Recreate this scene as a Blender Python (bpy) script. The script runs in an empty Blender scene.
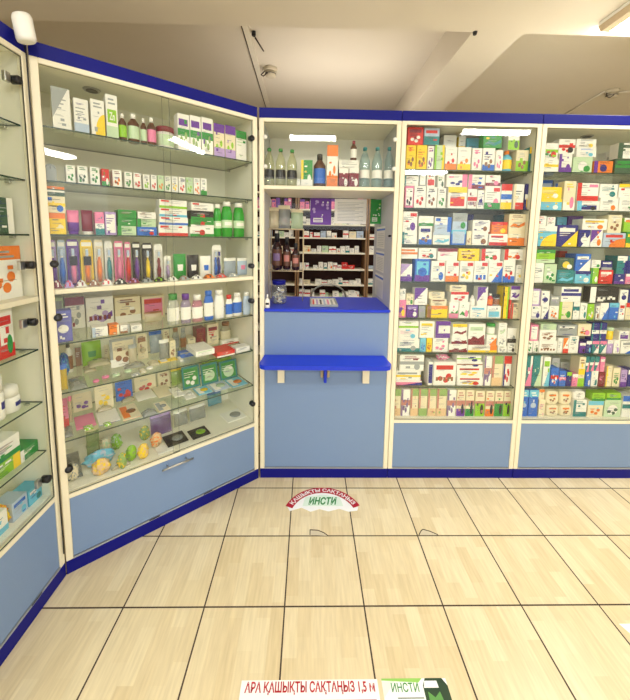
import bpy, math, random
from mathutils import Vector, Matrix
R = random.Random(7)
PI = math.pi
COL = bpy.context.scene.collection
SC = bpy.context.scene

# ------------------------------------------------------------------ camera
CF, CCY, CP, CYAW, CROLL, CX, CH = 334.08, 275.36, .1107, .0195, .0153, .0799, 1.5
_cz, _sz = math.cos(CYAW), math.sin(CYAW)
FW = Vector((_sz*math.cos(CP), _cz*math.cos(CP), -math.sin(CP)))
_r = Vector((_cz, -_sz, 0)); _u = _r.cross(FW)
RT = _r*math.cos(CROLL)+_u*math.sin(CROLL)
UP = -_r*math.sin(CROLL)+_u*math.cos(CROLL)
EYE = Vector((CX, 0, CH))

def ray(x, y):
    return FW+RT*((x-315)/CF)+UP*((CCY-y)/CF)

def hit(x, y, n, c):
    n = Vector(n); d = ray(x, y)
    return EYE+d*((c-n.dot(EYE))/n.dot(d))

cam_d = bpy.data.cameras.new('camera'); cam = bpy.data.objects.new('camera', cam_d); COL.objects.link(cam)
M = Matrix((RT, UP, -FW)).transposed().to_4x4(); M.translation = EYE
cam.matrix_world = M
cam_d.sensor_fit = 'HORIZONTAL'; cam_d.sensor_width = 36; cam_d.lens = CF/630*36
cam_d.shift_y = -(350-CCY)/630
cam_d.clip_start = .02
SC.camera = cam

# ------------------------------------------------------------------ materials
def lin(c):
    c /= 255
    return c/12.92 if c <= .04045 else ((c+.055)/1.055)**2.4

def rgb(t):
    return (lin(t[0]), lin(t[1]), lin(t[2]), 1)

MATS = {}
def mat(name, col, rough=.5, metal=0, noise=.04, scale=30, spec=.5, bump=0, coat=0):
    if name in MATS: return MATS[name]
    m = bpy.data.materials.new(name); m.use_nodes = True; nt = m.node_tree
    b = nt.nodes['Principled BSDF']
    b.inputs['Roughness'].default_value = rough; b.inputs['Metallic'].default_value = metal
    b.inputs['Specular IOR Level'].default_value = spec; b.inputs['Coat Weight'].default_value = coat
    c = rgb(col)
    tc = nt.nodes.new('ShaderNodeTexCoord'); nz = nt.nodes.new('ShaderNodeTexNoise'); nz.inputs['Scale'].default_value = scale
    nt.links.new(tc.outputs['Object'], nz.inputs['Vector'])
    mx = nt.nodes.new('ShaderNodeMix'); mx.data_type = 'RGBA'
    mx.inputs[6].default_value = tuple(max(0, v*(1-noise)) for v in c[:3])+(1,)
    mx.inputs[7].default_value = tuple(min(1, v*(1+noise)) for v in c[:3])+(1,)
    nt.links.new(nz.outputs['Fac'], mx.inputs[0]); nt.links.new(mx.outputs[2], b.inputs['Base Color'])
    if bump:
        bp = nt.nodes.new('ShaderNodeBump'); bp.inputs['Strength'].default_value = bump; bp.inputs['Distance'].default_value = .002
        nt.links.new(nz.outputs['Fac'], bp.inputs['Height']); nt.links.new(bp.outputs['Normal'], b.inputs['Normal'])
    MATS[name] = m
    return m

def glass_mat(name, tint=(255, 255, 255), gloss=.03, body=None, amount=0, ior=1.45, rough=.0):
    """thin clear sheet: passes light straight on, mirrors by Fresnel; body adds milky or coloured plastic"""
    if name in MATS: return MATS[name]
    m = bpy.data.materials.new(name); m.use_nodes = True; nt = m.node_tree; nt.nodes.clear()
    N = nt.nodes.new; L = nt.links.new
    out = N('ShaderNodeOutputMaterial'); tr = N('ShaderNodeBsdfTransparent'); tr.inputs[0].default_value = rgb(tint)
    gl = N('ShaderNodeBsdfGlossy'); gl.inputs['Roughness'].default_value = rough
    lw = N('ShaderNodeLayerWeight'); lw.inputs[0].default_value = .5   # facing = 1-cos, the same from both sides of the thin sheet
    pw = N('ShaderNodeMath'); pw.operation = 'POWER'; L(lw.outputs['Facing'], pw.inputs[0]); pw.inputs[1].default_value = 5
    fr = N('ShaderNodeMath'); fr.operation = 'MULTIPLY_ADD'; L(pw.outputs[0], fr.inputs[0]); fr.inputs[1].default_value = 1-gloss; fr.inputs[2].default_value = gloss
    mx = N('ShaderNodeMixShader'); L(fr.outputs[0], mx.inputs[0])
    src = tr.outputs[0]
    if body:
        df = N('ShaderNodeBsdfPrincipled'); df.inputs['Base Color'].default_value = rgb(body); df.inputs['Roughness'].default_value = .25
        m2 = N('ShaderNodeMixShader'); m2.inputs[0].default_value = amount
        L(tr.outputs[0], m2.inputs[1]); L(df.outputs[0], m2.inputs[2]); src = m2.outputs[0]
    L(src, mx.inputs[1]); L(gl.outputs[0], mx.inputs[2]); L(mx.outputs[0], out.inputs[0])
    MATS[name] = m
    return m

def emit_mat(name, col, s):
    m = bpy.data.materials.new(name); m.use_nodes = True; nt = m.node_tree; nt.nodes.clear()
    e = nt.nodes.new('ShaderNodeEmission'); e.inputs[0].default_value = rgb(col); e.inputs[1].default_value = s
    o = nt.nodes.new('ShaderNodeOutputMaterial'); nt.links.new(e.outputs[0], o.inputs[0])
    MATS[name] = m
    return m

PAL = dict(w=(246, 244, 236), c=(238, 226, 192), r=(214, 42, 38), m=(128, 22, 48), p=(104, 48, 158), v=(186, 158, 214), b=(36, 108, 208), n=(28, 30, 128),
           t=(18, 128, 132), a=(108, 196, 226), g=(36, 146, 58), l=(146, 204, 40), y=(250, 214, 36), o=(240, 128, 36), k=(22, 22, 28), s=(160, 166, 166),
           i=(236, 130, 172), h=(148, 98, 62), q=(198, 222, 184), u=(184, 202, 224), d=(60, 92, 70), e=(146, 178, 104), j=(196, 128, 116), z=(128, 104, 148), C=(96, 100, 180), A=(232, 196, 150), B=(96, 60, 44))
CNAME = dict(w='white', c='cream', r='red', m='maroon', p='purple', v='lilac', b='blue', n='navy', t='teal', a='aqua', g='green', l='lime', y='yellow', o='orange',
             k='black', s='grey', i='pink', h='brown', q='mint', u='pale blue', d='dark green', e='olive', j='dusty pink', z='mauve', C='periwinkle', A='tan', B='dark brown')
def cm(ch):
    return mat('print_'+CNAME[ch].replace(' ', '_'), PAL[ch], .38, 0, .03, 60)

FRAME = mat('cream_laminate', (240, 232, 204), .4, 0, .015, 12)
INNER = mat('off_white_board', (250, 246, 228), .5, 0, .02, 8)
BLUEB = mat('royal_blue_edge', (3, 10, 122), .5, 0, .05, 6, spec=.25)
PANEL = mat('dusty_blue_laminate', (120, 146, 184), .42, 0, .05, 220, bump=.05)
TOPB = mat('bright_blue_laminate', (4, 50, 206), .35, 0, .05, 10)
CLEAR = glass_mat('clear_glass', (254, 255, 253))
GEDGE = mat('glass_edge_green', (36, 62, 50), .25)
SHELFG = glass_mat('shelf_glass', (250, 254, 248))
BLACKP = mat('black_plastic', (16, 16, 20), .35)
CHROME = mat('brushed_metal', (190, 188, 182), .3, 1)
WHITEP = mat('white_plastic', (238, 236, 226), .4)
ALU = mat('aluminium_strip', (176, 182, 190), .38, .6)

# ------------------------------------------------------------------ mesh builder
class MB:
    def __init__(s): s.v = []; s.f = []; s.mi = []; s.m = []; s.sm = []
    def mid(s, m):
        if m not in s.m: s.m.append(m)
        return s.m.index(m)
    def face(s, pts, m, smooth=False):
        b = len(s.v); s.v += [tuple(p) for p in pts]; s.f.append(tuple(range(b, b+len(pts)))); s.mi.append(s.mid(m)); s.sm.append(smooth)
    def box(s, a, b, m, bev=0, faces=None):
        x0, y0, z0 = a; x1, y1, z1 = b
        k = min(bev, (x1-x0)*.3, (y1-y0)*.3, (z1-z0)*.3)
        if k <= 0:
            q = [(x0,y0,z0),(x1,y0,z0),(x1,y1,z0),(x0,y1,z0),(x0,y0,z1),(x1,y0,z1),(x1,y1,z1),(x0,y1,z1)]
            o = len(s.v); s.v += q
            for n, f in enumerate([(0,1,5,4),(1,2,6,5),(2,3,7,6),(3,0,4,7),(4,5,6,7),(3,2,1,0)]):
                s.f.append(tuple(o+i for i in f)); s.mi.append(s.mid((faces or {}).get(n, m))); s.sm.append(False)
            return
        # chamfered box: 24 corners
        o = len(s.v); ids = {}
        for ix, X in enumerate((x0, x1)):
            for iy, Y in enumerate((y0, y1)):
                for iz, Z in enumerate((z0, z1)):
                    dx, dy, dz = (k if ix == 0 else -k), (k if iy == 0 else -k), (k if iz == 0 else -k)
                    for ax, p in enumerate([(X, Y+dy, Z+dz), (X+dx, Y, Z+dz), (X+dx, Y+dy, Z)]):
                        ids[(ix, iy, iz, ax)] = len(s.v); s.v.append(p)
        def F(lst, mm=m):
            s.f.append(tuple(lst)); s.mi.append(s.mid(mm)); s.sm.append(False)
        g = ids
        F([g[1,0,0,0],g[1,1,0,0],g[1,1,1,0],g[1,0,1,0]]); F([g[0,1,0,0],g[0,0,0,0],g[0,0,1,0],g[0,1,1,0]])
        F([g[0,0,0,1],g[1,0,0,1],g[1,0,1,1],g[0,0,1,1]]); F([g[1,1,0,1],g[0,1,0,1],g[0,1,1,1],g[1,1,1,1]])
        F([g[0,0,1,2],g[1,0,1,2],g[1,1,1,2],g[0,1,1,2]]); F([g[0,1,0,2],g[1,1,0,2],g[1,0,0,2],g[0,0,0,2]])
        for a1 in (0, 1):
            for a2 in (0, 1):
                sgn = 1 if (a1 ^ a2) else -1
                for kind in range(3):
                    if kind == 0: q = [g[0,a1,a2,1],g[1,a1,a2,1],g[1,a1,a2,2],g[0,a1,a2,2]]
                    if kind == 1: q = [g[a1,0,a2,0],g[a1,1,a2,0],g[a1,1,a2,2],g[a1,0,a2,2]]
                    if kind == 2: q = [g[a1,a2,0,0],g[a1,a2,1,0],g[a1,a2,1,1],g[a1,a2,0,1]]
                    F(q)
        for ix in (0, 1):
            for iy in (0, 1):
                for iz in (0, 1): F([g[ix,iy,iz,0],g[ix,iy,iz,1],g[ix,iy,iz,2]])
    def lathe(s, prof, m, c=(0, 0), n=20, sy=1, mats=None, close=True):
        o = len(s.v)
        for r, z in prof:
            for i in range(n):
                a = 2*PI*i/n; s.v.append((c[0]+r*math.cos(a), c[1]+r*sy*math.sin(a), z))
        for j in range(len(prof)-1):
            mm = mats[j] if mats else m
            for i in range(n):
                k = (i+1) % n
                s.f.append((o+j*n+i, o+j*n+k, o+(j+1)*n+k, o+(j+1)*n+i)); s.mi.append(s.mid(mm)); s.sm.append(True)
        if close:
            s.f.append(tuple(o+i for i in reversed(range(n)))); s.mi.append(s.mid(mats[0] if mats else m)); s.sm.append(False)
            e = o+(len(prof)-1)*n
            s.f.append(tuple(e+i for i in range(n))); s.mi.append(s.mid(mats[-1] if mats else m)); s.sm.append(False)
    def tube(s, pts, r, m, n=8, radii=None):
        pts = [Vector(p) for p in pts]; o = len(s.v); up = Vector((0, 0, 1))
        for j, p in enumerate(pts):
            t = (pts[min(j+1, len(pts)-1)]-pts[max(j-1, 0)]).normalized()
            a = t.cross(up)
            if a.length < .05: a = t.cross(Vector((1, 0, 0)))
            a.normalize(); b = t.cross(a)
            rr = radii[j] if radii else r
            for i in range(n):
                q = 2*PI*i/n; s.v.append(tuple(p+a*rr*math.cos(q)+b*rr*math.sin(q)))
        for j in range(len(pts)-1):
            for i in range(n):
                k = (i+1) % n
                s.f.append((o+j*n+i, o+j*n+k, o+(j+1)*n+k, o+(j+1)*n+i)); s.mi.append(s.mid(m)); s.sm.append(True)
        s.f.append(tuple(o+i for i in reversed(range(n)))); s.mi.append(s.mid(m)); s.sm.append(False)
        e = o+(len(pts)-1)*n; s.f.append(tuple(e+i for i in range(n))); s.mi.append(s.mid(m)); s.sm.append(False)
    def prism(s, outline, y0, y1, m):
        """outline in xz, extruded along y"""
        n = len(outline)
        s.face([(x, y0, z) for x, z in outline], m); s.face([(x, y1, z) for x, z in reversed(outline)], m)
        for i in range(n):
            a, b = outline[i], outline[(i+1) % n]
            s.face([(a[0], y0, a[1]), (a[0], y1, a[1]), (b[0], y1, b[1]), (b[0], y0, b[1])], m)
    def slab(s, outline, z0, z1, m):
        n = len(outline)
        s.face([(x, y, z1) for x, y in outline], m); s.face([(x, y, z0) for x, y in reversed(outline)], m)
        for i in range(n):
            a, b = outline[i], outline[(i+1) % n]
            s.face([(a[0], a[1], z0), (b[0], b[1], z0), (b[0], b[1], z1), (a[0], a[1], z1)], m)
    def xf(s, mtx, start=0):
        for i in range(start, len(s.v)): s.v[i] = tuple(mtx @ Vector(s.v[i]))
    def obj(s, name, parent=None, loc=None, rz=0):
        me = bpy.data.meshes.new(name); me.from_pydata(s.v, [], s.f)
        for m in s.m: me.materials.append(m)
        me.polygons.foreach_set('material_index', s.mi); me.polygons.foreach_set('use_smooth', s.sm); me.update()
        o = bpy.data.objects.new(name, me); COL.objects.link(o)
        if parent: o.parent = parent
        if loc is not None: o.location = loc
        o.rotation_euler = (0, 0, rz)
        return o

def tag(o, label, cat, group=None, kind=None):
    o['label'] = label; o['category'] = cat
    if group: o['group'] = group
    if kind: o['kind'] = kind
    return o

def empty(name, loc, rz=0):
    o = bpy.data.objects.new(name, None); COL.objects.link(o); o.location = loc; o.rotation_euler = (0, 0, rz); o.empty_display_size = .05
    return o

def struct(o):
    o['kind'] = 'structure'; return o

def text_faces(body, size, offset=0, shear=0):
    """flat lettering as polygons: list of (verts2d, faces)"""
    c = bpy.data.curves.new('t', 'FONT'); c.body = body; c.size = size; c.offset = offset; c.shear = shear; c.resolution_u = 3
    o = bpy.data.objects.new('t', c); COL.objects.link(o)
    dg = bpy.context.evaluated_depsgraph_get(); me = o.evaluated_get(dg).to_mesh()
    vs = [(v.co.x, v.co.y) for v in me.vertices]; fs = [tuple(p.vertices) for p in me.polygons]
    bpy.data.objects.remove(o); bpy.data.curves.remove(c)
    return vs, fs

def put_text(mb, body, fn, m, size=1, offset=0, shear=0, fit=None):
    """fn maps (u,v) text coordinates to 3d; fit=(w,h) scales the text to that box"""
    vs, fs = text_faces(body, size, offset, shear)
    if fit:
        x0 = min(v[0] for v in vs); x1 = max(v[0] for v in vs); y0 = min(v[1] for v in vs); y1 = max(v[1] for v in vs)
        vs = [((v[0]-x0)/(x1-x0)*fit[0], (v[1]-y0)/(y1-y0)*fit[1]) for v in vs]
    o = len(mb.v); mb.v += [tuple(fn(*v)) for v in vs]
    for f in fs: mb.f.append(tuple(o+i for i in f)); mb.mi.append(mb.mid(m)); mb.sm.append(False)

# ------------------------------------------------------------------ printed fronts
def art(mb, w, h, z0, code, y=0.0, x0=0.0):
    e = [y-.0003]
    def P(pts, ch):
        mb.face([(x0+u*w, e[0], z0+v*h) for u, v in pts], cm(ch)); e[0] -= .00018
    def rect(a, b, c, d, ch): P([(a, b), (c, b), (c, d), (a, d)], ch)
    def ell(cu, cv, ru, rv, ch, n=16): P([(cu+ru*math.cos(2*PI*i/n), cv+rv*math.sin(2*PI*i/n)) for i in range(n)], ch)
    ar = w/h
    nested = code.split()
    rr = random.Random(int(w*1e6)+int(h*1e6)*7+len(code)); cols = [t[1] for t in nested if len(t) > 1] or ['s']
    extra = []
    if w > .028 and h > .028 and 'Z' not in code:
        for i in range(2): extra.append(('#', rr.choice(cols)))
        extra += [('~', rr.choice('sskBn'))]*1
    for tk in nested+extra:
        k, ch = tk[0], tk[1]
        if k == 'b': rect(0, 0, 1, .28, ch)
        elif k == 'h': rect(0, 0, 1, .5, ch)
        elif k == 't': rect(0, .74, 1, 1, ch)
        elif k == 'T': rect(.1, .68, .86, .86, ch)
        elif k == 'm': rect(0, .4, 1, .6, ch)
        elif k == 'l': rect(0, 0, .2, 1, ch)
        elif k == 'r': rect(.76, 0, 1, 1, ch)
        elif k == 'd': P([(.25, 0), (1, 0), (1, .75)], ch)
        elif k == 'u': P([(0, .25), (.9, 1), (0, 1)], ch)
        elif k == 'q':
            P([(1, 0)]+[(1-.72*math.cos(a), .62*math.sin(a)) for a in [PI/2*i/8 for i in range(9)]], ch)
        elif k == 'c':
            r = .3; ell(.5, .42, r if ar < 1 else r/ar, r*ar if ar < 1 else r, ch)
        elif k == 'e': ell(.72, .27, .17 if ar < 1.4 else .12, .2, ch)
        elif k == 's': P([(.05, .18), (.3, .42), (.6, .3), (.95, .5), (.95, .3), (.6, .12), (.3, .22)], ch)
        elif k == 'g': rect(.55, .76, .95, .92, ch)
        elif k == 'G': rect(.06, .72, .34, .92, ch)
        elif k == 'f': rect(.1, .1, .9, .9, ch)
        elif k == 'F': rect(.12, .12, .88, .56, ch)
        elif k == 'k':
            for cu, cv in ((.3, .3), (.55, .22), (.68, .42)): ell(cu, cv, .12, .1, ch, 10)
        elif k == 'z':
            for i in range(3): rect(.14+.27*i, .12, .32+.27*i, .34, ch)
        elif k == 'x':
            for i in range(3): rect(.12, .5+.1*i, .5+.13*((i*7) % 3), .53+.1*i, ch)
        elif k == 'X':
            for i in range(2): rect(.2, .78+.09*i, .8-.12*i, .82+.09*i, ch)
        elif k == '#':
            u, v = rr.uniform(.08, .7), rr.uniform(.06, .8); rect(u, v, u+rr.uniform(.08, .25), v+rr.uniform(.04, .14), ch)
        elif k == '~':
            for i in range(rr.randint(4, 7)):
                u, v = rr.uniform(.08, .35), rr.uniform(.08, .9); t = min(.03, .0014/h); rect(u, v, u+rr.uniform(.2, .55), v+t, ch)
        elif k == 'j':
            for i in range(5): rect(.1+.17*i, .2, .2+.17*i, .36, ch)
        elif k == 'Z':
            rect(.12, .36, .88, .66, ch)
            m = cm('w'); yy = e[0]
            put_text(mb, 'Zn', lambda u, v: (x0+w*.27+u, yy, z0+h*.42+v), m, fit=(w*.46, h*.18), offset=.02); e[0] -= .0002

FEAT = dict(b='base band', h='lower half', t='top band', T='title bar', m='middle band', l='side stripe', r='side stripe', d='corner wedge', u='corner wedge', q='quarter disc',
            c='disc', e='spot', s='swoosh', g='tab', G='logo', f='panel', F='panel', k='blobs', z='squares', x='text', X='text', j='tick row', Z='Zn panel')

# ------------------------------------------------------------------ product kinds: local x right, y into the shelf, z up, origin at front lower left
def mk_box(w, h, d, base, code, name='medicine_box', parts=True):
    mb = MB(); mb.box((0, 0, 0), (w, d, h), cm(base), .0012)
    art(mb, w, h, 0, code)
    return mb.obj(name)

def bottle_prof(w, h, neck=.36, sh=.72):
    r = w/2
    return [(r*.86, 0), (r, h*.03), (r, h*sh*.96), (r*.93, h*sh), (r*neck*1.25, h*(sh+.12)), (r*neck, h*(sh+.15))]

def mk_bottle(w, h, d, base, code, name='bottle', parts=True, body=None, capc='w', neck=.4, sh=.68, lab=(.12, .56), capw=1.15, flat=1.0):
    """base: body colour letter; code: label colour + cap colour letters"""
    lc, cc = code[0], code[1]
    bm = body or cm(base)
    mb = MB(); r = w/2; sy = flat
    pf = bottle_prof(w, h, neck, sh)
    mb.lathe(pf, bm, (r, r*sy), 20, sy)
    o = mb.obj(name)
    lb = MB(); lm = cm(lc)
    if lab:
        lb.lathe([(r+.0006, h*lab[0]), (r+.0006, h*lab[1])], lm, (r, r*sy), 20, sy, close=False)
        if len(code) > 2:   # coloured patch on the label front
            a0, a1 = -PI/2-.7, -PI/2+.7; n = 6; z0, z1 = h*(lab[0]*.7+lab[1]*.3), h*(lab[0]*.25+lab[1]*.75)
            for i in range(n):
                p, q = a0+(a1-a0)*i/n, a0+(a1-a0)*(i+1)/n
                R1 = r+.0013
                lb.face([(r+R1*math.cos(p), r*sy+R1*sy*math.sin(p), z0), (r+R1*math.cos(q), r*sy+R1*sy*math.sin(q), z0),
                         (r+R1*math.cos(q), r*sy+R1*sy*math.sin(q), z1), (r+R1*math.cos(p), r*sy+R1*sy*math.sin(p), z1)], cm(code[2]), True)
        lb.obj('label', o)
    cb = MB(); cr = r*neck*capw; zc = h*(sh+.15)
    cb.lathe([(cr, zc), (cr, h*.985), (cr*.9, h)], cm(cc), (r, r*sy), 16)
    cb.obj('cap', o)
    return o

def mk_pet(w, h, d, base, code, name='water_bottle', parts=True):
    bm = glass_mat('clear_plastic_'+base, (238, 246, 244) if base in 'au' else (244, 246, 226), body=PAL[base], amount=.1, gloss=.07)
    r = w/2; mb = MB()
    mb.lathe([(r*.8, 0), (r, h*.03), (r*.97, h*.12), (r, h*.2), (r*.94, h*.45), (r, h*.55), (r*.96, h*.66), (r*.62, h*.8), (r*.34, h*.89), (r*.34, h*.93)], bm, (r, r), 20)
    o = mb.obj(name)
    lb = MB(); lb.lathe([(r*1.0, h*.24), (r*.965, h*.44)], cm(code[0]), (r, r), 20, close=False)
    if len(code) > 2: lb.lathe([(r*1.015, h*.28), (r*1.0, h*.38)], cm(code[2]), (r, r), 20, close=False)
    lb.obj('label', o)
    cb = MB(); cb.lathe([(r*.4, h*.925), (r*.4, h*.985), (r*.34, h)], cm(code[1]), (r, r), 14); cb.obj('cap', o)
    return o

def mk_green(w, h, d, base, code, name='mouthwash_bottle', parts=True):
    bm = glass_mat('green_liquid', (40, 220, 70), body=(10, 190, 40), amount=.55)
    return mk_bottle(w, h, d, base, code, name, parts, body=bm, neck=.6, sh=.72, lab=(.26, .48), capw=1.1, flat=.7)

def mk_lotion(w, h, d, base, code, name='lotion_bottle', parts=True):
    return mk_bottle(w, h, d, base, code, name, parts, neck=.62, sh=.68, lab=(.14, .6), capw=1.1, flat=.6)

def mk_oil(w, h, d, base, code, name='baby_oil_bottle', parts=True):
    bm = glass_mat('clear_plastic_body_'+base, (240, 244, 240), body=PAL[base], amount=.35)
    return mk_bottle(w, h, d, base, code, name, parts, body=bm, neck=.6, sh=.66, lab=(.14, .56), flat=.6)

def mk_jar(w, h, d, base, code, name='jar', parts=True):
    r = w/2; mb = MB()
    mb.lathe([(r*.9, 0), (r, h*.05), (r, h*.76)], cm(base), (r, r), 24)
    if code[0] != base: mb.lathe([(r*1.01, h*.12), (r*1.01, h*.62)], cm(code[0]), (r, r), 24, close=False)
    o = mb.obj(name); cb = MB(); cb.lathe([(r*1.04, h*.74), (r*1.04, h*.97), (r*.96, h)], cm(code[1]), (r, r), 24); cb.obj('lid', o)
    return o

def mk_rollon(w, h, d, base, code, name='deodorant', parts=True):
    r = w/2; mb = MB()
    mb.lathe([(r*.9, 0), (r, h*.04), (r, h*.5), (r*.9, h*.58)], cm(base), (r, r), 24)
    n = 8
    for i in range(n):
        a0 = -PI/2-.6+1.2*i/n+.35; a1 = a0+1.2/n; R1 = r*1.012
        mb.face([(r+R1*math.cos(a0), r+R1*math.sin(a0), h*.22), (r+R1*math.cos(a1), r+R1*math.sin(a1), h*.22), (r+R1*math.cos(a1), r+R1*math.sin(a1), h*.38), (r+R1*math.cos(a0), r+R1*math.sin(a0), h*.38)], cm('n'), True)
    o = mb.obj(name); cb = MB(); cb.lathe([(r*.9, h*.585), (r*.92, h*.8), (r*.84, h*.92), (r*.5, h*.99), (r*.2, h)], WHITEP, (r, r), 24); cb.obj('cap', o)
    return o

def mk_tube(w, h, d, base, code, name='cream_tube', parts=True):
    """squeeze tube standing on its cap"""
    mb = MB(); n = 16; zs = [(.14, 1, 1), (.5, 1, .8), (.8, 1, .4), (1, 1.02, .06)]; o0 = len(mb.v); r = w/2
    for f, sx, sy in zs:
        for i in range(n):
            a = 2*PI*i/n; mb.v.append((r+r*.95*sx*math.cos(a), d/2+d*.4*sy*math.sin(a), h*f))
    cols = [cm(code[0]), cm(base), cm(base)]
    for j in range(3):
        for i in range(n):
            k = (i+1) % n; mb.f.append((o0+j*n+i, o0+j*n+k, o0+(j+1)*n+k, o0+(j+1)*n+i)); mb.mi.append(mb.mid(cols[j])); mb.sm.append(True)
    mb.f.append(tuple(o0+i for i in reversed(range(n)))); mb.mi.append(mb.mid(cols[0])); mb.sm.append(False)
    mb.f.append(tuple(o0+3*n+i for i in range(n))); mb.mi.append(mb.mid(cols[0])); mb.sm.append(False)
    o = mb.obj(name); cb = MB(); cb.lathe([(r*.78, 0), (r*.82, h*.14)], cm(code[1]), (r, d/2), 16, min(1, d*.45/r)); cb.obj('cap', o)
    return o

def mk_brush(w, h, d, base, code, name='toothbrush_pack', parts=True):
    """hang card with clear blister; the toothbrushes are parts"""
    mb = MB(); t = .0015
    ol = [(.0, 0), (w, 0), (w, h*.93), (w*.86, h), (w*.14, h), (0, h*.93)]
    mb.prism([(x, z) for x, z in ol], d*.9, d*.9+t, cm(base))
    mb.face([(w*.1, d*.9-.0004, h*.86), (w*.9, d*.9-.0004, h*.86), (w*.9, d*.9-.0004, h*.95), (w*.1, d*.9-.0004, h*.95)], cm('w'))
    o = mb.obj(name)
    n = 2 if w > .05 else 1
    for i in range(n):
        cx = w*(i+1)/(n+1); c1 = code[min(i, len(code)-1)]
        b = MB(); y = d*.6
        b.tube([(cx, y, h*.06), (cx, y-.002, h*.3), (cx, y, h*.52), (cx, y+.001, h*.62)], .005, cm(c1), 8, [.008, .0105, .008, .004])
        b.box((cx-.005, y-.003, h*.62), (cx+.005, y+.003, h*.8), cm('w'), .001)
        b.box((cx-.0045, y-.011, h*.66), (cx+.0045, y-.003, h*.79), cm(c1 if i else 'u'))
        b.obj('toothbrush', o)
    bl = MB(); bl.box((w*.12, d*.15, h*.04), (w*.88, d*.88, h*.84), glass_mat('blister_plastic', (250, 250, 250), body=(240, 240, 245), amount=.03), .004)
    if base in 'py': bl.box((w*.2, d*.1, h*.44), (w*.8, d*.149, h*.64), BLACKP)
    bl.obj('blister', o)
    return o

def mk_card(w, h, d, base, code, name='carded_accessory', parts=True, tilt=None):
    """printed card with a small moulded article under a dome"""
    mb = MB(); mb.box((0, d*.85, 0), (w, d*.85+.002, h), cm(base), .0006)
    mb2 = MB(); art(mb, w, h, 0, 'T'+code[0]+' X'+code[0], y=d*.85)
    o = mb.obj(name)
    b = MB(); r = min(w*.3, h*.24)
    c = glass_mat('tinted_'+code[-1], PAL[code[-1]], body=PAL[code[-1]], amount=.75)
    b.lathe([(r*.3, 0), (r*.9, r*.15), (r, r*.4), (r*.7, r*.7), (r*.3, r*.85)], c, n=16)
    b.xf(Matrix.Translation((w/2, d*.84, h*.36)) @ Matrix.Rotation(PI/2, 4, 'X'))
    b.obj('soother', o)
    return o

def mk_pouch(w, h, d, base, code, name='plastic_pouch', parts=True):
    """pillow bag with crimped top and bottom"""
    n, m = 10, 12; mb = MB(); rr = random.Random(int(w*1e5)+int(h*1e4))
    mats = glass_mat('bag_'+base, (246, 246, 242), body=PAL[base], amount=.5, rough=.12) if code[-1] == 'C' else cm(base)
    for side in (-1, 1):
        o0 = len(mb.v)
        for j in range(m+1):
            v = j/m
            for i in range(n+1):
                u = i/n
                b = (max(0, math.sin(PI*u)))**.6*(max(0, math.sin(PI*min(1, v*1.03))))**.55
                wob = .1*math.sin(9*u+3*v+rr.random()*.3)*b
                mb.v.append((w*(u+.015*math.sin(14*v)*(1 if u > .5 else -1)*(u not in (0, 1))), d/2+side*d*.48*b*(1+wob), h*v))
        for j in range(m):
            for i in range(n):
                q = [o0+j*(n+1)+i, o0+j*(n+1)+i+1, o0+(j+1)*(n+1)+i+1, o0+(j+1)*(n+1)+i]
                if side > 0: q.reverse()
                mm = mats
                u = (i+.5)/n; v = (j+.5)/m
                if v > .84: mm = cm(code[0])
                elif .3 < v < .62 and .25 < u < .75 and side < 0: mm = cm(code[min(1, len(code)-1)]) if code[min(1, len(code)-1)] != 'C' else mats
                mb.f.append(tuple(q)); mb.mi.append(mb.mid(mm)); mb.sm.append(True)
    return mb.obj(name)

def mk_pads(w, h, d, base, code, name='soft_pad_pack', parts=True):
    mb = MB(); n = 14; ol = []
    for i in range(n*2):
        a = 2*PI*i/(n*2); ca, sa = math.cos(a), math.sin(a)
        ol.append((w/2+w*.49*math.copysign(abs(ca)**.45, ca), h/2+h*.49*math.copysign(abs(sa)**.55, sa)))
    mid = [(w/2+(x-w/2)*.86, h/2+(z-h/2)*.86) for x, z in ol]
    N = len(ol); o0 = len(mb.v)
    for pts, y in ((mid, 0), (ol, d*.15), (ol, d*.85), (mid, d)):
        mb.v += [(x, y, z) for x, z in pts]
    for k in range(3):
        for i in range(N):
            j = (i+1) % N; mb.f.append((o0+k*N+j, o0+k*N+i, o0+(k+1)*N+i, o0+(k+1)*N+j)); mb.mi.append(mb.mid(cm(base))); mb.sm.append(True)
    mb.f.append(tuple(o0+i for i in range(N))); mb.mi.append(mb.mid(cm(base))); mb.sm.append(False)
    mb.f.append(tuple(o0+3*N+i for i in reversed(range(N)))); mb.mi.append(mb.mid(cm(base))); mb.sm.append(False)
    art(mb, w*.7, h*.7, h*.15, code, x0=w*.15)
    return mb.obj(name)

def mk_toy(w, h, d, base, code, name='bath_sponge', parts=True):
    """lumpy soft sponge or toy bundle"""
    mb = MB(); rr = random.Random(int(w*1e5)+ord(base))
    n, m = 24, 14; o0 = len(mb.v)
    for j in range(m+1):
        t = PI*j/m
        for i in range(n):
            a = 2*PI*i/n
            k = .94+.16*math.sin(5*a+3*t)+.1*math.sin(9*a-5*t)+rr.uniform(-.2, .2)
            mb.v.append((w/2+w*.46*math.sin(t)*math.cos(a)*k, d/2+d*.46*math.sin(t)*math.sin(a)*k, max(0, h/2-h*.5*math.cos(t)*min(k, 1))))
    for j in range(m):
        for i in range(n):
            q = (i+1) % n; mm = cm(base) if rr.random() < .72 else cm(code[0])
            mb.f.append((o0+j*n+i, o0+j*n+q, o0+(j+1)*n+q, o0+(j+1)*n+i)); mb.mi.append(mb.mid(mm)); mb.sm.append(True)
    return mb.obj(name)

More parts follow.
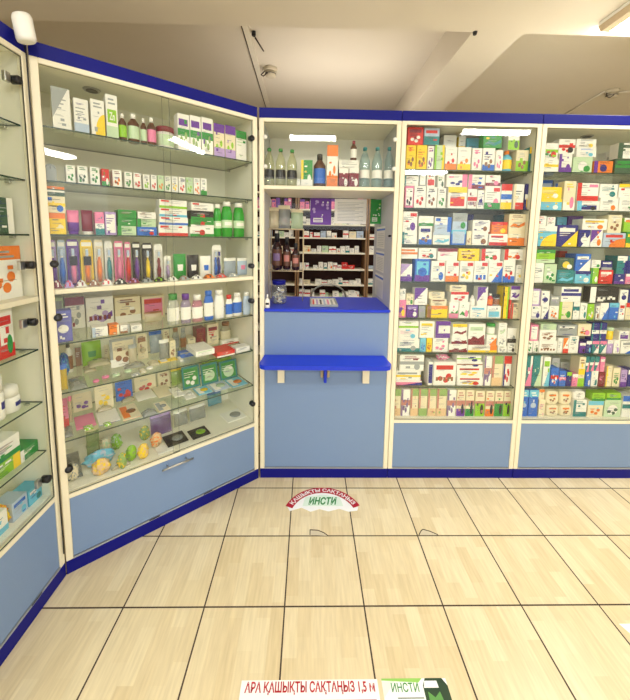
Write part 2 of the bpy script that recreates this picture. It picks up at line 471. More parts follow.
def mk_flatpack(w, h, d, base, code, name='flat_blister_pack', parts=True):
    """pack lying on the shelf: tray with dome, d = length into shelf"""
    mb = MB(); t = min(h*.45, .012); mb.box((0, 0, 0), (w, d, t), cm(base), .001)
    art(mb, w, t, 0, 'm'+code[0])
    mb.box((w*.08, d*.1, t), (w*.45, d*.9, t+.0005), cm(code[0]))
    o = mb.obj(name)
    b = MB(); r = min(w*.28, d*.3); hh = max(.006, h-t)
    b.lathe([(r, t), (r*.9, t+hh*.6), (r*.5, t+hh*.95), (r*.1, t+hh)], glass_mat('tinted_'+code[-1], PAL[code[-1]], body=PAL[code[-1]], amount=.75), (w*.6, d*.5), 16)
    b.obj('dome', o)
    return o

def mk_sachet(w, h, d, base, code, name='sachet', parts=True):
    mb = MB(); o0 = len(mb.v); n = 6
    for side in (0, 1):
        for j in range(n+1):
            for i in range(n+1):
                u, v = i/n, j/n; k = math.sin(PI*u)*math.sin(PI*v)
                mb.v.append((w*u, d*v, (h*.15+h*.85*k**.6) if side else 0))
    for side in (0, 1):
        b = o0+side*(n+1)**2
        for j in range(n):
            for i in range(n):
                q = [b+j*(n+1)+i, b+j*(n+1)+i+1, b+(j+1)*(n+1)+i+1, b+(j+1)*(n+1)+i]
                if not side: q.reverse()
                mb.f.append(tuple(q)); mb.mi.append(mb.mid(cm(base if (i+j) % 3 else code[0]))); mb.sm.append(True)
    N = n+1; S = N*N
    ring = [(i, 0) for i in range(n)]+[(n, j) for j in range(n)]+[(n-i, n) for i in range(n)]+[(0, n-j) for j in range(n)]
    for k in range(len(ring)):
        a, c = ring[k], ring[(k+1) % len(ring)]
        ia, ic = o0+a[1]*N+a[0], o0+c[1]*N+c[0]
        mb.f.append((ia, ic, ic+S, ia+S)); mb.mi.append(mb.mid(cm(base))); mb.sm.append(False)
    return mb.obj(name)

def mk_dial(w, h, d, base, code, name='dial_scale', parts=True):
    mb = MB(); r = w/2; n = 24
    ol = [(r+r*math.cos(PI*i/n), h-r+r*math.sin(PI*i/n)) for i in range(n+1)]+[(0, 0), (w, 0)]
    mb.prism(list(reversed(ol)), 0, d, cm(base))
    for i in range(9):
        a = PI*(i+.5)/9; c, s = math.cos(a), math.sin(a)
        mb.face([(r+r*.7*c-.001*s, -.0006, h-r+r*.7*s+.001*c), (r+r*.9*c-.001*s, -.0006, h-r+r*.9*s+.001*c), (r+r*.9*c+.001*s, -.0006, h-r+r*.9*s-.001*c), (r+r*.7*c+.001*s, -.0006, h-r+r*.7*s-.001*c)], cm('k'))
    o = mb.obj(name)
    p = MB(); p.box((r-.001, -.002, h-r), (r+.001, -.0008, h-r*.25), cm('k')); p.obj('pointer', o)
    return o

def mk_bag(w, h, d, base, code, name='clear_bag', parts=True):
    """soft clear bag lying down, wrinkled"""
    mb = MB(); o0 = len(mb.v); n = 12; rr = random.Random(int(w*1e5))
    gm = glass_mat('bag_'+base, (246, 246, 242), body=PAL[base], amount=.5, rough=.12)
    for side in (0, 1):
        for j in range(n+1):
            for i in range(n+1):
                u, v = i/n, j/n; k = math.sin(PI*u)*math.sin(PI*v)
                mb.v.append((w*u, d*v, (.002+(h-.002)*k**.5*(1-.35*rr.random())) if side else 0))
    for side in (0, 1):
        b = o0+side*(n+1)**2
        for j in range(n):
            for i in range(n):
                q = [b+j*(n+1)+i, b+j*(n+1)+i+1, b+(j+1)*(n+1)+i+1, b+(j+1)*(n+1)+i]
                if not side: q.reverse()
                mb.f.append(tuple(q)); mb.mi.append(mb.mid(gm)); mb.sm.append(True)
    N = n+1; S = N*N
    ring = [(i, 0) for i in range(n)]+[(n, j) for j in range(n)]+[(n-i, n) for i in range(n)]+[(0, n-j) for j in range(n)]
    for k in range(len(ring)):
        a, c = ring[k], ring[(k+1) % len(ring)]
        ia, ic = o0+a[1]*N+a[0], o0+c[1]*N+c[0]
        mb.f.append((ia, ic, ic+S, ia+S)); mb.mi.append(mb.mid(gm)); mb.sm.append(False)
    o = mb.obj(name)
    q = MB(); q.box((w*.3, d*.3, .002), (w*.62, d*.62, .004), cm(code[0])); q.obj('insert', o)
    return o

def mk_disc(w, h, d, base, code, name='round_case', parts=True):
    r = w/2; mb = MB(); mb.lathe([(r*.85, 0), (r, h*.2), (r, h*.7), (r*.8, h*.95), (r*.3, h)], cm(base), (r, r), 22)
    o = mb.obj(name); q = MB(); q.lathe([(r*.32, h*.98), (r*.3, h*1.12), (r*.1, h*1.15)], cm(code[0]), (r, r), 14); q.obj('knob', o)
    return o

KIND = dict(bag=(mk_bag, 'clear_bag', 'bag', 'clear bag'), disc=(mk_disc, 'soother_case', 'case', 'round case'),
            tea=(mk_box, 'herbal_tea_box', 'tea box', 'small herbal box'), paste=(mk_box, 'toothpaste_box', 'toothpaste box', 'toothpaste box'),
            supp=(mk_box, 'supplement_box', 'supplement box', 'carton'), baby=(mk_box, 'baby_care_box', 'baby care box', 'baby care box'),
            tray=(mk_flatpack, 'blister_tray', 'tray pack', 'tray pack'), rect=(mk_box, 'printed_card', 'printed card', 'leaning card'), box=(mk_box, 'medicine_box', 'box', 'box'), bot=(mk_bottle, 'syrup_bottle', 'bottle', 'bottle'), pet=(mk_pet, 'water_bottle', 'bottle', 'plastic bottle'),
            mwash=(mk_green, 'mouthwash_bottle', 'bottle', 'bottle'), lot=(mk_lotion, 'lotion_bottle', 'bottle', 'flat bottle'), oil=(mk_oil, 'baby_oil_bottle', 'bottle', 'clear bottle'),
            jar=(mk_jar, 'cream_jar', 'jar', 'jar'), roll=(mk_rollon, 'roll_on_deodorant', 'deodorant', 'roll-on deodorant'), tube=(mk_tube, 'cream_tube', 'tube', 'tube'),
            brush=(mk_brush, 'toothbrush_pack', 'toothbrush pack', 'toothbrush pack'), card=(mk_card, 'soother_card', 'carded item', 'carded soother'),
            pouch=(mk_pouch, 'plastic_pouch', 'pouch', 'pouch'), pads=(mk_pads, 'soft_pad_pack', 'pad pack', 'soft pack'), toy=(mk_toy, 'bath_sponge', 'sponge', 'bath sponge'),
            flat=(mk_flatpack, 'flat_blister_pack', 'blister pack', 'flat pack'), sach=(mk_sachet, 'small_sachet', 'sachet', 'sachet'), dial=(mk_dial, 'dial_scale', 'scale', 'dial scale'))
NUMW = ['', 'first', 'second', 'third', 'fourth', 'fifth', 'sixth', 'seventh', 'eighth', 'ninth', 'tenth', 'eleventh', 'twelfth', '13th', '14th', '15th', '16th', '17th', '18th', '19th', '20th', '21st', '22nd', '23rd', '24th', '25th', '26th']

# ------------------------------------------------------------------ cabinets as frames
class Cab:
    def __init__(s, org, ang, w, word):
        s.o = Vector((org[0], org[1], 0)); s.a = ang; s.w = w; s.word = word
        s.ex = Vector((math.cos(ang), math.sin(ang), 0)); s.ey = Vector((-math.sin(ang), math.cos(ang), 0))
    def loc(s, x, y, off):
        n = s.ey; h = hit(x, y, n, n.dot(s.o)+off); v = h-s.o
        return v.dot(s.ex), h.z
    def world(s, x, y, z): return s.o+s.ex*x+s.ey*y+Vector((0, 0, z))

BA = math.atan2(.62394, .78147)
C = Cab((-.208, 1.95), 0, .802, 'counter')
D = Cab((.594, 1.95), 0, .802, 'cabinet by counter')
E = Cab((1.396, 1.95), 0, .802, 'far cabinet')
B = Cab((-.974, 1.344), BA, .971, 'slanted cabinet')
A = Cab((-.975, .544), PI/2, .8, 'side cabinet')

ALL_ITEMS = []
BOXY = ('box', 'pads', 'tea', 'paste', 'supp', 'baby', 'rect')
def row(cab, zs, word, base_y, text, off=.05, group=None, dmin=.05, dmax=.09, maxback=.36, zmax=9):
    """each line: kind x0 x1 ytop layer base art... | phrase ; layer F front, U stacked on the front ones, B behind"""
    placed = []; items = []
    for ln in text.strip().split('\n'):
        ln = ln.strip()
        if not ln: continue
        ln, _, phrase = ln.partition('|')
        t = ln.split(); kind, x0, x1, yt, lay, base = t[0], float(t[1]), float(t[2]), float(t[3]), t[4], t[5]
        code = ' '.join(t[6:]) if kind in BOXY else (t[6] if len(t) > 6 else 'ww')
        o2 = off
        flen = None
        if lay[0] == 'B': o2 = off+.13
        if lay[0] == 'G': o2 = off+.22
        if lay[0] == 'P': o2 = off-.045      # pulled right to the edge, in front of everything
        if len(lay) > 1: o2 = off+int(lay[1:])/100.
        by = base_y
        s0, _z = cab.loc(x0, yt, o2); s1, _ = cab.loc(x1, yt, o2)
        sb0, _ = cab.loc(x0, (yt+by)/2, o2); sb1, _ = cab.loc(x1, (yt+by)/2, o2)
        if lay[0] != 'U': s0, s1 = sb0, sb1
        zt = cab.loc((x0+x1)/2, yt, o2)[1]
        s0 += .0008; s1 -= .0008
        dd = R.uniform(dmin, dmax)
        if lay[0] in 'ZN':
            yb = float(lay[1:]); cxp = (x0+x1)/2; ny = cab.ey
            f0 = (hit(cxp, yb, (0, 0, 1), zs)-cab.o).dot(ny)
            if f0 < .03: f0 = .03
            sa_, _ = cab.loc(x0, yb, f0); sb_, _ = cab.loc(x1, yb, f0)
            s0, s1 = sa_+.0008, sb_-.0008
            if lay[0] == 'Z':
                hh = dict(box=.022, rect=.004, flat=.016, tray=.012, bag=.025, disc=.012, toy=.085, sach=.01, baby=.03).get(kind, .02)
                bk = (hit(cxp, yt, (0, 0, 1), zs+hh)-cab.o).dot(ny)
                bk = max(f0+.02, min(bk, maxback)); rot = 0
                s0, s1 = max(s0, .02), min(s1, cab.w-.02)
                if kind == 'disc': bk = min(maxback, f0+s1-s0)
                z0 = zs
                for p in placed:
                    if min(s1, p[1])-max(s0, p[0]) > 0 and min(bk, p[5])-max(f0, p[4]) > 0:
                        if p[3]-zs < .034: z0 = max(z0, p[3]+.0005)
                        elif p[4] > f0+.01: bk = p[4]-.001
                        elif p[5] < bk-.01: f0 = p[5]+.001
                        elif (s0+s1) > (p[0]+p[1]): s0 = p[1]+.001
                        else: s1 = p[0]-.001
                if s1-s0 < .01 or bk-f0 < .012 or z0+hh > zmax: print('SKIPZ', word, ln); continue
                if kind == 'disc': r_ = min(s1-s0, bk-f0); s1 = s0+r_
                items.append((kind, s0, z0, f0, s1-s0, hh, bk-f0, base, code, phrase.strip(), lay, 0))
                placed.append((s0, s1, z0, z0+hh, f0, bk)); continue
            ph = math.radians(32 if f0 < .16 else 12); th = dict(card=.02, pouch=.03, rect=.004, brush=.02).get(kind, .014)
            L = .05
            for it_ in range(60):
                yy_, zz_ = f0+L*math.sin(ph), zs+th*math.sin(ph)+L*math.cos(ph)
                if cab.loc(cxp, yt, yy_)[1] <= zz_ or zz_ > zmax-.008 or yy_ > maxback+.01: break
                L += .004
            s0, s1 = max(s0, .02), min(s1, cab.w-.02)
            items.append((kind, s0, zs+th*math.sin(ph), f0, s1-s0, L, th, base, code, phrase.strip(), lay, -ph))
            placed.append((s0, s1, zs, zs+L*math.cos(ph), f0, f0+L*math.sin(ph))); continue
        if kind in ('bot', 'pet', 'jar', 'roll', 'tube'): dd = s1-s0
        if kind == 'tube': dd = min(.04, dd)
        if kind in ('mwash',): dd = (s1-s0)*.7
        if kind in ('lot', 'oil'): dd = (s1-s0)*.6
        if kind in ('brush', 'card'): dd = .022
        if kind == 'pouch': dd = .03
        if kind == 'toy': dd = .08
        if kind == 'flat': dd = .07
        if kind == 'sach': dd = .035
        if lay[0] == 'P': dd = min(dd, .012) if kind != 'sach' else .03
        # lateral trimming against neighbours in the same depth band
        z0 = zs
        if lay[0] == 'U':
            for p in placed:
                if min(s1, p[1])-max(s0, p[0]) > .006 and p[4] < o2+dd and p[5] > o2: z0 = max(z0, p[3])
            z0 += .0005
        for p in placed:
            if p[4] < o2+dd and p[5] > o2 and p[2] < max(zt, z0+.02)-.001 and p[3] > z0+.001:
                ov = min(s1, p[1])-max(s0, p[0])
                if ov > 0:
                    if (s0+s1) > (p[0]+p[1]): s0 = p[1]+.0008
                    else: s1 = p[0]-.0008
        s0 = max(s0, .02); s1 = min(s1, cab.w-.02)
        w = s1-s0; h = min(zt, zmax-.004)-z0
        if w < .008 or h < .006:
            print('SKIP', cab.word, word, ln, round(w, 3), round(h, 3)); continue
        if o2+dd > maxback: dd = max(.012, maxback-o2)
        placed.append((s0, s1, z0, z0+h, o2, o2+dd))
        items.append((kind, s0, z0, o2, w, h, dd, base, code, phrase.strip(), lay, 0))
    lays = {}
    for it in items: lays.setdefault(it[10][0], []).append(it)
    for L, its in lays.items():
        its.sort(key=lambda q: q[1]+q[4]/2+ q[2]*.01)
        for n, it in enumerate(its):
            kind, s0, z0, o2, w, h, dd, base, code, phrase, lay, rot = it
            fn, nm, cat, noun = KIND[kind]
            o = fn(w, h, dd, base, code, nm)
            p = cab.world(s0, o2, z0); o.location = p; o.rotation_euler = (rot, 0, cab.a)
            if not phrase:
                phrase = CNAME[base]+' '+noun
                if kind in BOXY and code:
                    fs = [k for k in code.split() if k[0] not in 'xX'][:1]
                    phrase += ''.join(' with '+CNAME[k[1]]+' '+FEAT[k[0]] for k in fs)
                elif kind in ('bot', 'pet', 'lot', 'oil', 'mwash', 'jar', 'tube'):
                    phrase += ' with '+CNAME[code[1]]+' cap'
                elif kind in ('brush',): phrase = CNAME[code[0]]+' toothbrush pack'
                elif kind in ('card',): phrase = CNAME[code[-1]]+' soother on '+CNAME[base]+' card'
            tier = {'F': 'front row', 'U': 'stacked row', 'B': 'rear row', 'G': 'back row', 'P': 'edge row', 'Z': 'lying flat', 'N': 'leaning back'}[L]
            lab = f"{phrase}, {NUMW[n+1]} from left, {tier}, {word}, {cab.word}"
            if len(lab.replace(',', '').split()) > 16: lab = lab.replace(', '+tier, '')
            if len(lab.replace(',', '').split()) > 16: lab = lab.replace(phrase, ' '.join(phrase.split()[:len(phrase.split())-(len(lab.replace(',', '').split())-16)]))
            tag(o, lab, cat, group or f"products on the {word} of the {cab.word}")
            ALL_ITEMS.append(o)
    return items

# ------------------------------------------------------------------ room
def floor_mat():
    m = bpy.data.materials.new('ceramic_floor_tiles'); m.use_nodes = True; nt = m.node_tree; N = nt.nodes.new; L = nt.links.new
    b = nt.nodes['Principled BSDF']; tc = N('ShaderNodeTexCoord'); sp = N('ShaderNodeSeparateXYZ'); L(tc.outputs['Object'], sp.inputs[0])
    def mth(op, a, c=None, d=None):
        n = N('ShaderNodeMath'); n.operation = op
        for i, v in enumerate((a, c, d)):
            if v is None: continue
            if hasattr(v, 'is_output'): L(v, n.inputs[i])
            else: n.inputs[i].default_value = v
        return n.outputs[0]
    T = .3265
    fx = mth('DIVIDE', sp.outputs[0], T); fy = mth('DIVIDE', mth('SUBTRACT', sp.outputs[1], 1.2106), T)
    def edge(f):
        g = mth('FRACT', f); return mth('MINIMUM', g, mth('SUBTRACT', 1, g))
    e = mth('MINIMUM', edge(fx), edge(fy))
    grout = mth('LESS_THAN', e, .0092)
    ix = mth('FLOOR', fx); iy = mth('FLOOR', fy)
    cb = N('ShaderNodeCombineXYZ'); L(ix, cb.inputs[0]); L(iy, cb.inputs[1])
    wn = N('ShaderNodeTexWhiteNoise'); wn.noise_dimensions = '3D'; L(cb.outputs[0], wn.inputs[0])
    # printed plank strips running along y
    br = N('ShaderNodeTexBrick'); br.offset = .37; br.inputs['Scale'].default_value = 1; br.inputs['Mortar Size'].default_value = 0
    br.inputs['Brick Width'].default_value = .17; br.inputs['Row Height'].default_value = T/6
    br.inputs['Color1'].default_value = rgb((238, 223, 184)); br.inputs['Color2'].default_value = rgb((226, 207, 163)); br.inputs['Mortar'].default_value = rgb((232, 214, 172))
    c2 = N('ShaderNodeCombineXYZ')
    L(mth('ADD', sp.outputs[1], mth('MULTIPLY', wn.outputs[0], 2.3)), c2.inputs[0]); L(sp.outputs[0], c2.inputs[1]); L(c2.outputs[0], br.inputs[0])
    mp = N('ShaderNodeMapping'); mp.inputs['Scale'].default_value = (60, 5, 1); L(tc.outputs['Object'], mp.inputs[0])
    nz = N('ShaderNodeTexNoise'); nz.inputs['Scale'].default_value = 1.6; nz.inputs['Detail'].default_value = 5; L(mp.outputs[0], nz.inputs[0])
    mx = N('ShaderNodeMix'); mx.data_type = 'RGBA'; mx.blend_type = 'MULTIPLY'; mx.inputs[0].default_value = .75
    rp = N('ShaderNodeValToRGB'); rp.color_ramp.elements[0].position = .3; rp.color_ramp.elements[0].color = (.8, .785, .75, 1); rp.color_ramp.elements[1].position = .7; rp.color_ramp.elements[1].color = (1, 1, 1, 1)
    L(nz.outputs['Fac'], rp.inputs[0]); L(br.outputs['Color'], mx.inputs[6]); L(rp.outputs[0], mx.inputs[7])
    m3 = N('ShaderNodeMix'); m3.data_type = 'RGBA'; L(grout, m3.inputs[0]); L(mx.outputs[2], m3.inputs[6]); m3.inputs[7].default_value = rgb((66, 50, 34))
    L(m3.outputs[2], b.inputs['Base Color'])
    b.inputs['Roughness'].default_value = .32
    L(mth('ADD', mth('MULTIPLY', grout, .5), .3), b.inputs['Roughness'])
    bp = N('ShaderNodeBump'); bp.inputs['Strength'].default_value = .5; bp.inputs['Distance'].default_value = .002; L(mth('SUBTRACT', 1, grout), bp.inputs['Height']); L(bp.outputs[0], b.inputs['Normal'])
    return m

CEIL = mat('painted_ceiling', (220, 211, 194), .8, 0, .04, 2.5, bump=.1)
WALL = mat('painted_wall', (214, 204, 182), .8, 0, .04, 3)
X0, X1, Y0, Y1 = -2.6, 4.2, -3.2, 4.9
mb = MB(); mb.box((X0, Y0, -.05), (X1, Y1, 0), floor_mat()); struct(mb.obj('floor'))
mb = MB(); mb.box((X0, Y0, 2.75), (X1, 2.15, 3.1), CEIL); lowc = struct(mb.obj('ceiling'))
mb = MB(); mb.box((X0, 2.15, 3.0), (X1, Y1, 3.1), CEIL); struct(mb.obj('ceiling'))
mb = MB()
mb.slab([(1.05, 2.15), (1.36, 2.15), (1.36, Y1), (1.05, Y1)], 2.75, 3.0, CEIL); struct(mb.obj('trim_1'))
mb = MB(); mb.box((X0-.1, Y0, 0), (X0, Y1, 3.1), WALL); struct(mb.obj('wall_left'))
mb = MB(); mb.box((X1, Y0, 0), (X1+.1, Y1, 3.1), WALL); struct(mb.obj('wall_right'))
mb = MB(); mb.box((X0, Y1, 0), (X1, Y1+.1, 3.1), WALL); struct(mb.obj('wall_back'))
# chipped tile edges: pale body with a dark outline
CH_D = mat('chip_outline', (62, 46, 30), .8); CH_L = mat('chipped_body', (208, 196, 168), .7)
def chip(pix, n):
    pts = [hit(x, y, (0, 0, 1), 0) for x, y in pix]
    mb = MB(); mb.slab([(p.x, p.y) for p in pts], .0001, .0009, CH_L)
    for a, b in zip(pts[:-1], pts[1:]): mb.tube([(a.x, a.y, .001), (b.x, b.y, .001)], .0022, CH_D, 5)
    struct(mb.obj('trim_%d' % n))
chip([(310, 535), (310, 530), (318, 530.5), (324, 533), (328, 536)], 2)
chip([(419, 535), (421, 531), (423, 529.5), (430, 531.5), (438, 535)], 3)

# ------------------------------------------------------------------ cabinet shells
TOPZ, CORN, PL = 2.217, 2.163, .062
def hinge(cab, s, z, parent, side=1, plate=True):
    """round black glass hinge with its metal plate on the side board"""
    mb = MB(); mb.lathe([(.0, -.006), (.013, -.006), (.015, -.003), (.015, .022)], BLACKP, n=16)
    mb.xf(Matrix.Translation((s, -.001, z)) @ Matrix.Rotation(-PI/2, 4, 'X'))
    o = mb.obj('hinge', parent)
    if plate:
        q = MB(); q.box((s-side*.026-.012, .012, z-.017), (s-side*.026+.012, .026, z+.017), CHROME, .002)
        q.obj('hinge_plate', o)

def glass_box(mb, a, b):
    mb.box(a, b, CLEAR, 0, {1: GEDGE, 3: GEDGE, 4: GEDGE, 5: GEDGE})

def shelf_glass(mb, a, b):
    mb.box(a, b, SHELFG, 0, {0: GEDGE, 1: GEDGE, 3: GEDGE, 2: GEDGE})

def cabinet(cab, name, label, glass_z, board_z, low, depth=.4, post=.028, doors=1, spots=(), right_depth=None):
    r = empty(name, cab.o, cab.a); w = cab.w; tag(r, label, 'display cabinet', 'display cabinets around the counter')
    g = .0015
    mb = MB()   # frame: posts and rails at the front
    mb.box((g, 0, PL), (post, .02, CORN), FRAME, .002); mb.box((w-post, 0, PL), (w-g, .02, CORN), FRAME, .002)
    mb.box((post, 0, CORN-.02), (w-post, .02, CORN), FRAME, .001)
    mb.box((post, 0, low-.02), (w-post, .02, low), FRAME, .001)
    mb.box((post, 0, PL), (w-post, .012, PL+.008), ALU)
    mb.obj('front_frame', r)
    for s0 in (g, w-.018):
        mb = MB(); mb.box((s0, .02, PL), (s0+.0165, depth, CORN), INNER); mb.obj('side_panel', r)
    mb = MB(); mb.box((.018, depth-.01, PL), (w-.018, depth, CORN), INNER); mb.obj('back_panel', r)
    mb = MB(); mb.box((g, .021, CORN), (w-g, depth, TOPZ-.01), INNER); mb.obj('top_panel', r)
    mb = MB(); mb.box((g, 0, CORN), (w-g, .0205, TOPZ), BLUEB, .001); mb.obj('cornice', r)
    mb = MB(); mb.box((.018, .03, low-.02), (w-.018, depth-.01, low), INNER); mb.obj('base_board', r)
    mb = MB(); mb.box((post+.001, .004, PL+.01), (w-post-.001, .02, low-.021), PANEL, .001); mb.obj('lower_panel', r)
    mb = MB(); mb.box((g, .0, .0), (w-g, .02, PL), BLUEB, .001); mb.obj('plinth', r)
    for z in glass_z:
        mb = MB(); shelf_glass(mb, (.019, .03, z-.006), (w-.019, depth-.03, z)); sh = mb.obj('glass_shelf', r)
        for s0 in (.0185, w-.0305):
            for yy in (.08, depth-.09):
                q = MB(); q.box((s0, yy, z-.016), (s0+.012, yy+.02, z-.0065), CHROME, .002); q.obj('shelf_support', sh)
    for z in board_z:
        mb = MB(); mb.box((.0185, .006, z-.02), (w-.0185, depth-.011, z), FRAME, .001); mb.obj('board_shelf', r)
    for s0, yy in spots:
        mb = MB(); mb.lathe([(.032, CORN-.006), (.036, CORN-.001)], CHROME, (s0, yy), 24); mb.lathe([(.024, CORN-.008), (.024, CORN-.006)], BLACKP, (s0, yy), 20); mb.obj('recessed_spotlight', r)
    return r

GZ = [1.907, 1.687, 1.473, 1.25, 1.025, .808, .59]
cab_d = cabinet(D, 'display_cabinet', 'white and blue glazed medicine cabinet directly right of the blue counter', GZ, [], .388)
cab_e = cabinet(E, 'display_cabinet', 'white and blue glazed medicine cabinet farthest from the slanted one, cut by photo edge', GZ, [], .388, spots=[(.08, .2), (.42, .2)])
for r, c in ((cab_d, D), (cab_e, E)):
    mb = MB(); glass_box(mb, (.03, -.001+.004, .39), (.772, .008, CORN-.022)); mb.obj('glass_door', r)
BZ = [1.925, 1.715, 1.50, 1.04, .823, .604]
cab_b = cabinet(B, 'display_cabinet', 'wide slanted glazed cabinet with toothbrushes and baby goods, drawer handle below', BZ, [1.275], .372, spots=[(.22, .2)])
mb = MB(); glass_box(mb, (.03, .003, .374), (.5, .007, CORN-.022)); d1 = mb.obj('glass_door', cab_b)
mb = MB(); glass_box(mb, (.47, .0105, .374), (.941, .0145, CORN-.022)); d2 = mb.obj('glass_door', cab_b)
AZ = [1.905, 1.706, 1.499, 1.04, .818, .605]
cab_a = cabinet(A, 'display_cabinet', 'glazed cabinet at the near side with roll-on deodorants, cut by photo edge', AZ, [1.257], .40)
mb = MB(); glass_box(mb, (.03, .003, .402), (.772, .008, CORN-.022)); mb.obj('glass_door', cab_a)
for x, y in ((18, 80), (32, 265), (34, 322), (48, 479)):
    s, z = A.loc(x, y, .0); hinge(A, min(s, .765), z, cab_a, 1)
for x, y, sd in ((52, 264, 1), (56, 318, 1), (67, 470, 1), (252, 138, -1), (252, 266, -1), (252, 301, -1), (253, 404, -1)):
    s, z = B.loc(x, y, .0); hinge(B, max(.034, min(s, .937)), z, cab_b, sd, False)
# drawer handle on the slanted cabinet
sa, za = B.loc(162, 467.5, -.02); sb, zb = B.loc(193, 455, -.02)
mb = MB(); mb.tube([(sa, -.026, .325), (sb, -.026, .325)], .005, CHROME, 12)
for s in (sa+.03, sb-.03): mb.tube([(s, -.026, .325), (s, .004, .325)], .0035, CHROME, 8)
mb.obj('drawer_handle', cab_b)
for cb_, r, s in ((B, cab_b, .34), (A, cab_a, .62), (B, cab_b, .62)):
    mb = MB(); mb.box((s, -.0008, PL+.003), (s+.05, .0, PL+.009), BLACKP); mb.obj('vent_slot', r)

# ------------------------------------------------------------------ counter unit
rc = empty('counter_unit', C.o, 0); tag(rc, 'serving counter unit with blue worktop, ledge and open hatch between glazed cabinets', 'counter')
w = C.w; g = .0015
mb = MB()
mb.box((g, 0, PL), (.028, .02, CORN), FRAME, .002); mb.box((w-.028, 0, PL), (w-g, .02, CORN), FRAME, .002)
mb.box((.028, 0, CORN-.02), (w-.028, .02, CORN), FRAME, .001); mb.box((.028, 0, PL), (w-.028, .012, PL+.008), ALU)
mb.obj('front_frame', rc)
for s0, dp in ((g, .42), (w-.018, .6)):
    mb = MB(); mb.box((s0, .02, PL), (s0+.0165, dp, CORN), mat('grey_white_side', (206, 208, 212), .5)); mb.obj('side_panel', rc)
mb = MB(); mb.box((.0185, .005, 1.776), (w-.0185, .38, 1.797), FRAME, .001); mb.obj('board_shelf', rc)
mb = MB(); mb.box((.0185, .385, 1.776), (w-.0185, .395, CORN), INNER); mb.obj('back_panel', rc)
mb = MB(); mb.box((g, .021, CORN), (w-g, .4, TOPZ-.01), INNER); mb.obj('top_panel', rc)
mb = MB(); mb.box((g, 0, CORN), (w-g, .0205, TOPZ), BLUEB, .001); mb.obj('cornice', rc)
mb = MB(); mb.box((g, 0, 0), (w-g, .02, PL), BLUEB, .001); mb.obj('plinth', rc)
mb = MB(); mb.box((.029, .004, PL+.01), (w-.029, .02, 1.064), PANEL, .001); mb.obj('front_panel', rc)
mb = MB(); mb.box((.029, -.012, 1.065), (w-.029, .0, 1.081), TOPB, .003); mb.box((.029, .0, 1.065), (w-.019, .43, 1.081), TOPB, .002); mb.obj('worktop', rc)
mb = MB(); glass_box(mb, (.03, .003, 1.80), (w-.03, .008, CORN-.022)); mb.obj('glass_door', rc)
for s in (.036, w-.036):
    mb = MB(); mb.lathe([(0.001, 0), (.011, 0), (.012, .014)], WHITEP, n=14); mb.xf(Matrix.Translation((s, -.004, 2.06)) @ Matrix.Rotation(-PI/2, 4, 'X')); mb.obj('hinge', rc)
    mb = MB(); mb.lathe([(0.001, 0), (.011, 0), (.012, .014)], WHITEP, n=14); mb.xf(Matrix.Translation((s, -.004, 1.90)) @ Matrix.Rotation(-PI/2, 4, 'X')); mb.obj('hinge', rc)
# projecting ledge with rounded corners
xa, xb, yf = -.19+.208, .553+.208, -.178
ol = [(xa+.014, 0)]
rr = .045
ol = [(xa+.012, -.001)]+[(xa+rr-rr*math.cos(a), yf+rr-rr*math.sin(a)) for a in [PI/2*i/6 for i in range(7)]]+[(xb-rr+rr*math.sin(a), yf+rr-rr*math.cos(a)) for a in [PI/2*i/6 for i in range(7)]]+[(xb-.012, -.001)]
mb = MB(); mb.slab(ol, .776, .80, TOPB); mb.obj('ledge', rc)
for px in (281, 366):
    s = hit(px, 378, (0, 1, 0), 1.93).x+.208
    mb = MB(); mb.prism([(s-.02, .632), (s+.02, .632), (s+.02, .7755), (s-.02, .7755)], -.022, -.001, FRAME)
    mb.prism([(s-.012, .755), (s+.012, .755), (s+.012, .7755), (s-.012, .7755)], -.11, -.022, FRAME); mb.obj('ledge_bracket', rc)
s = hit(325, 378, (0, 1, 0), 1.92).x+.208
mb = MB(); mb.box((s-.026, -.018, .665), (s-.009, -.001, .75), mat('tan_plastic', (190, 170, 130), .5), .003); mb.box((s+.012, -.018, .665), (s+.028, -.001, .75), mat('tan_plastic', (190, 170, 130), .5), .003)
mb.box((s-.007, -.04, .64), (s+.01, -.001, .775), TOPB, .003); mb.obj('bag_hook', rc)
mb = MB(); mb.lathe([(.001, 0), (.006, 0), (.007, .03)], BLACKP, n=10); mb.xf(Matrix.Translation((w-.034, .03, 1.52)) @ Matrix.Rotation(-PI/2, 4, 'X')); mb.obj('latch', rc)
mb = MB(); glass_box(mb, (.02, .395, 1.56), (w-.02, .399, 1.774)); mb.obj('rear_glass', rc)

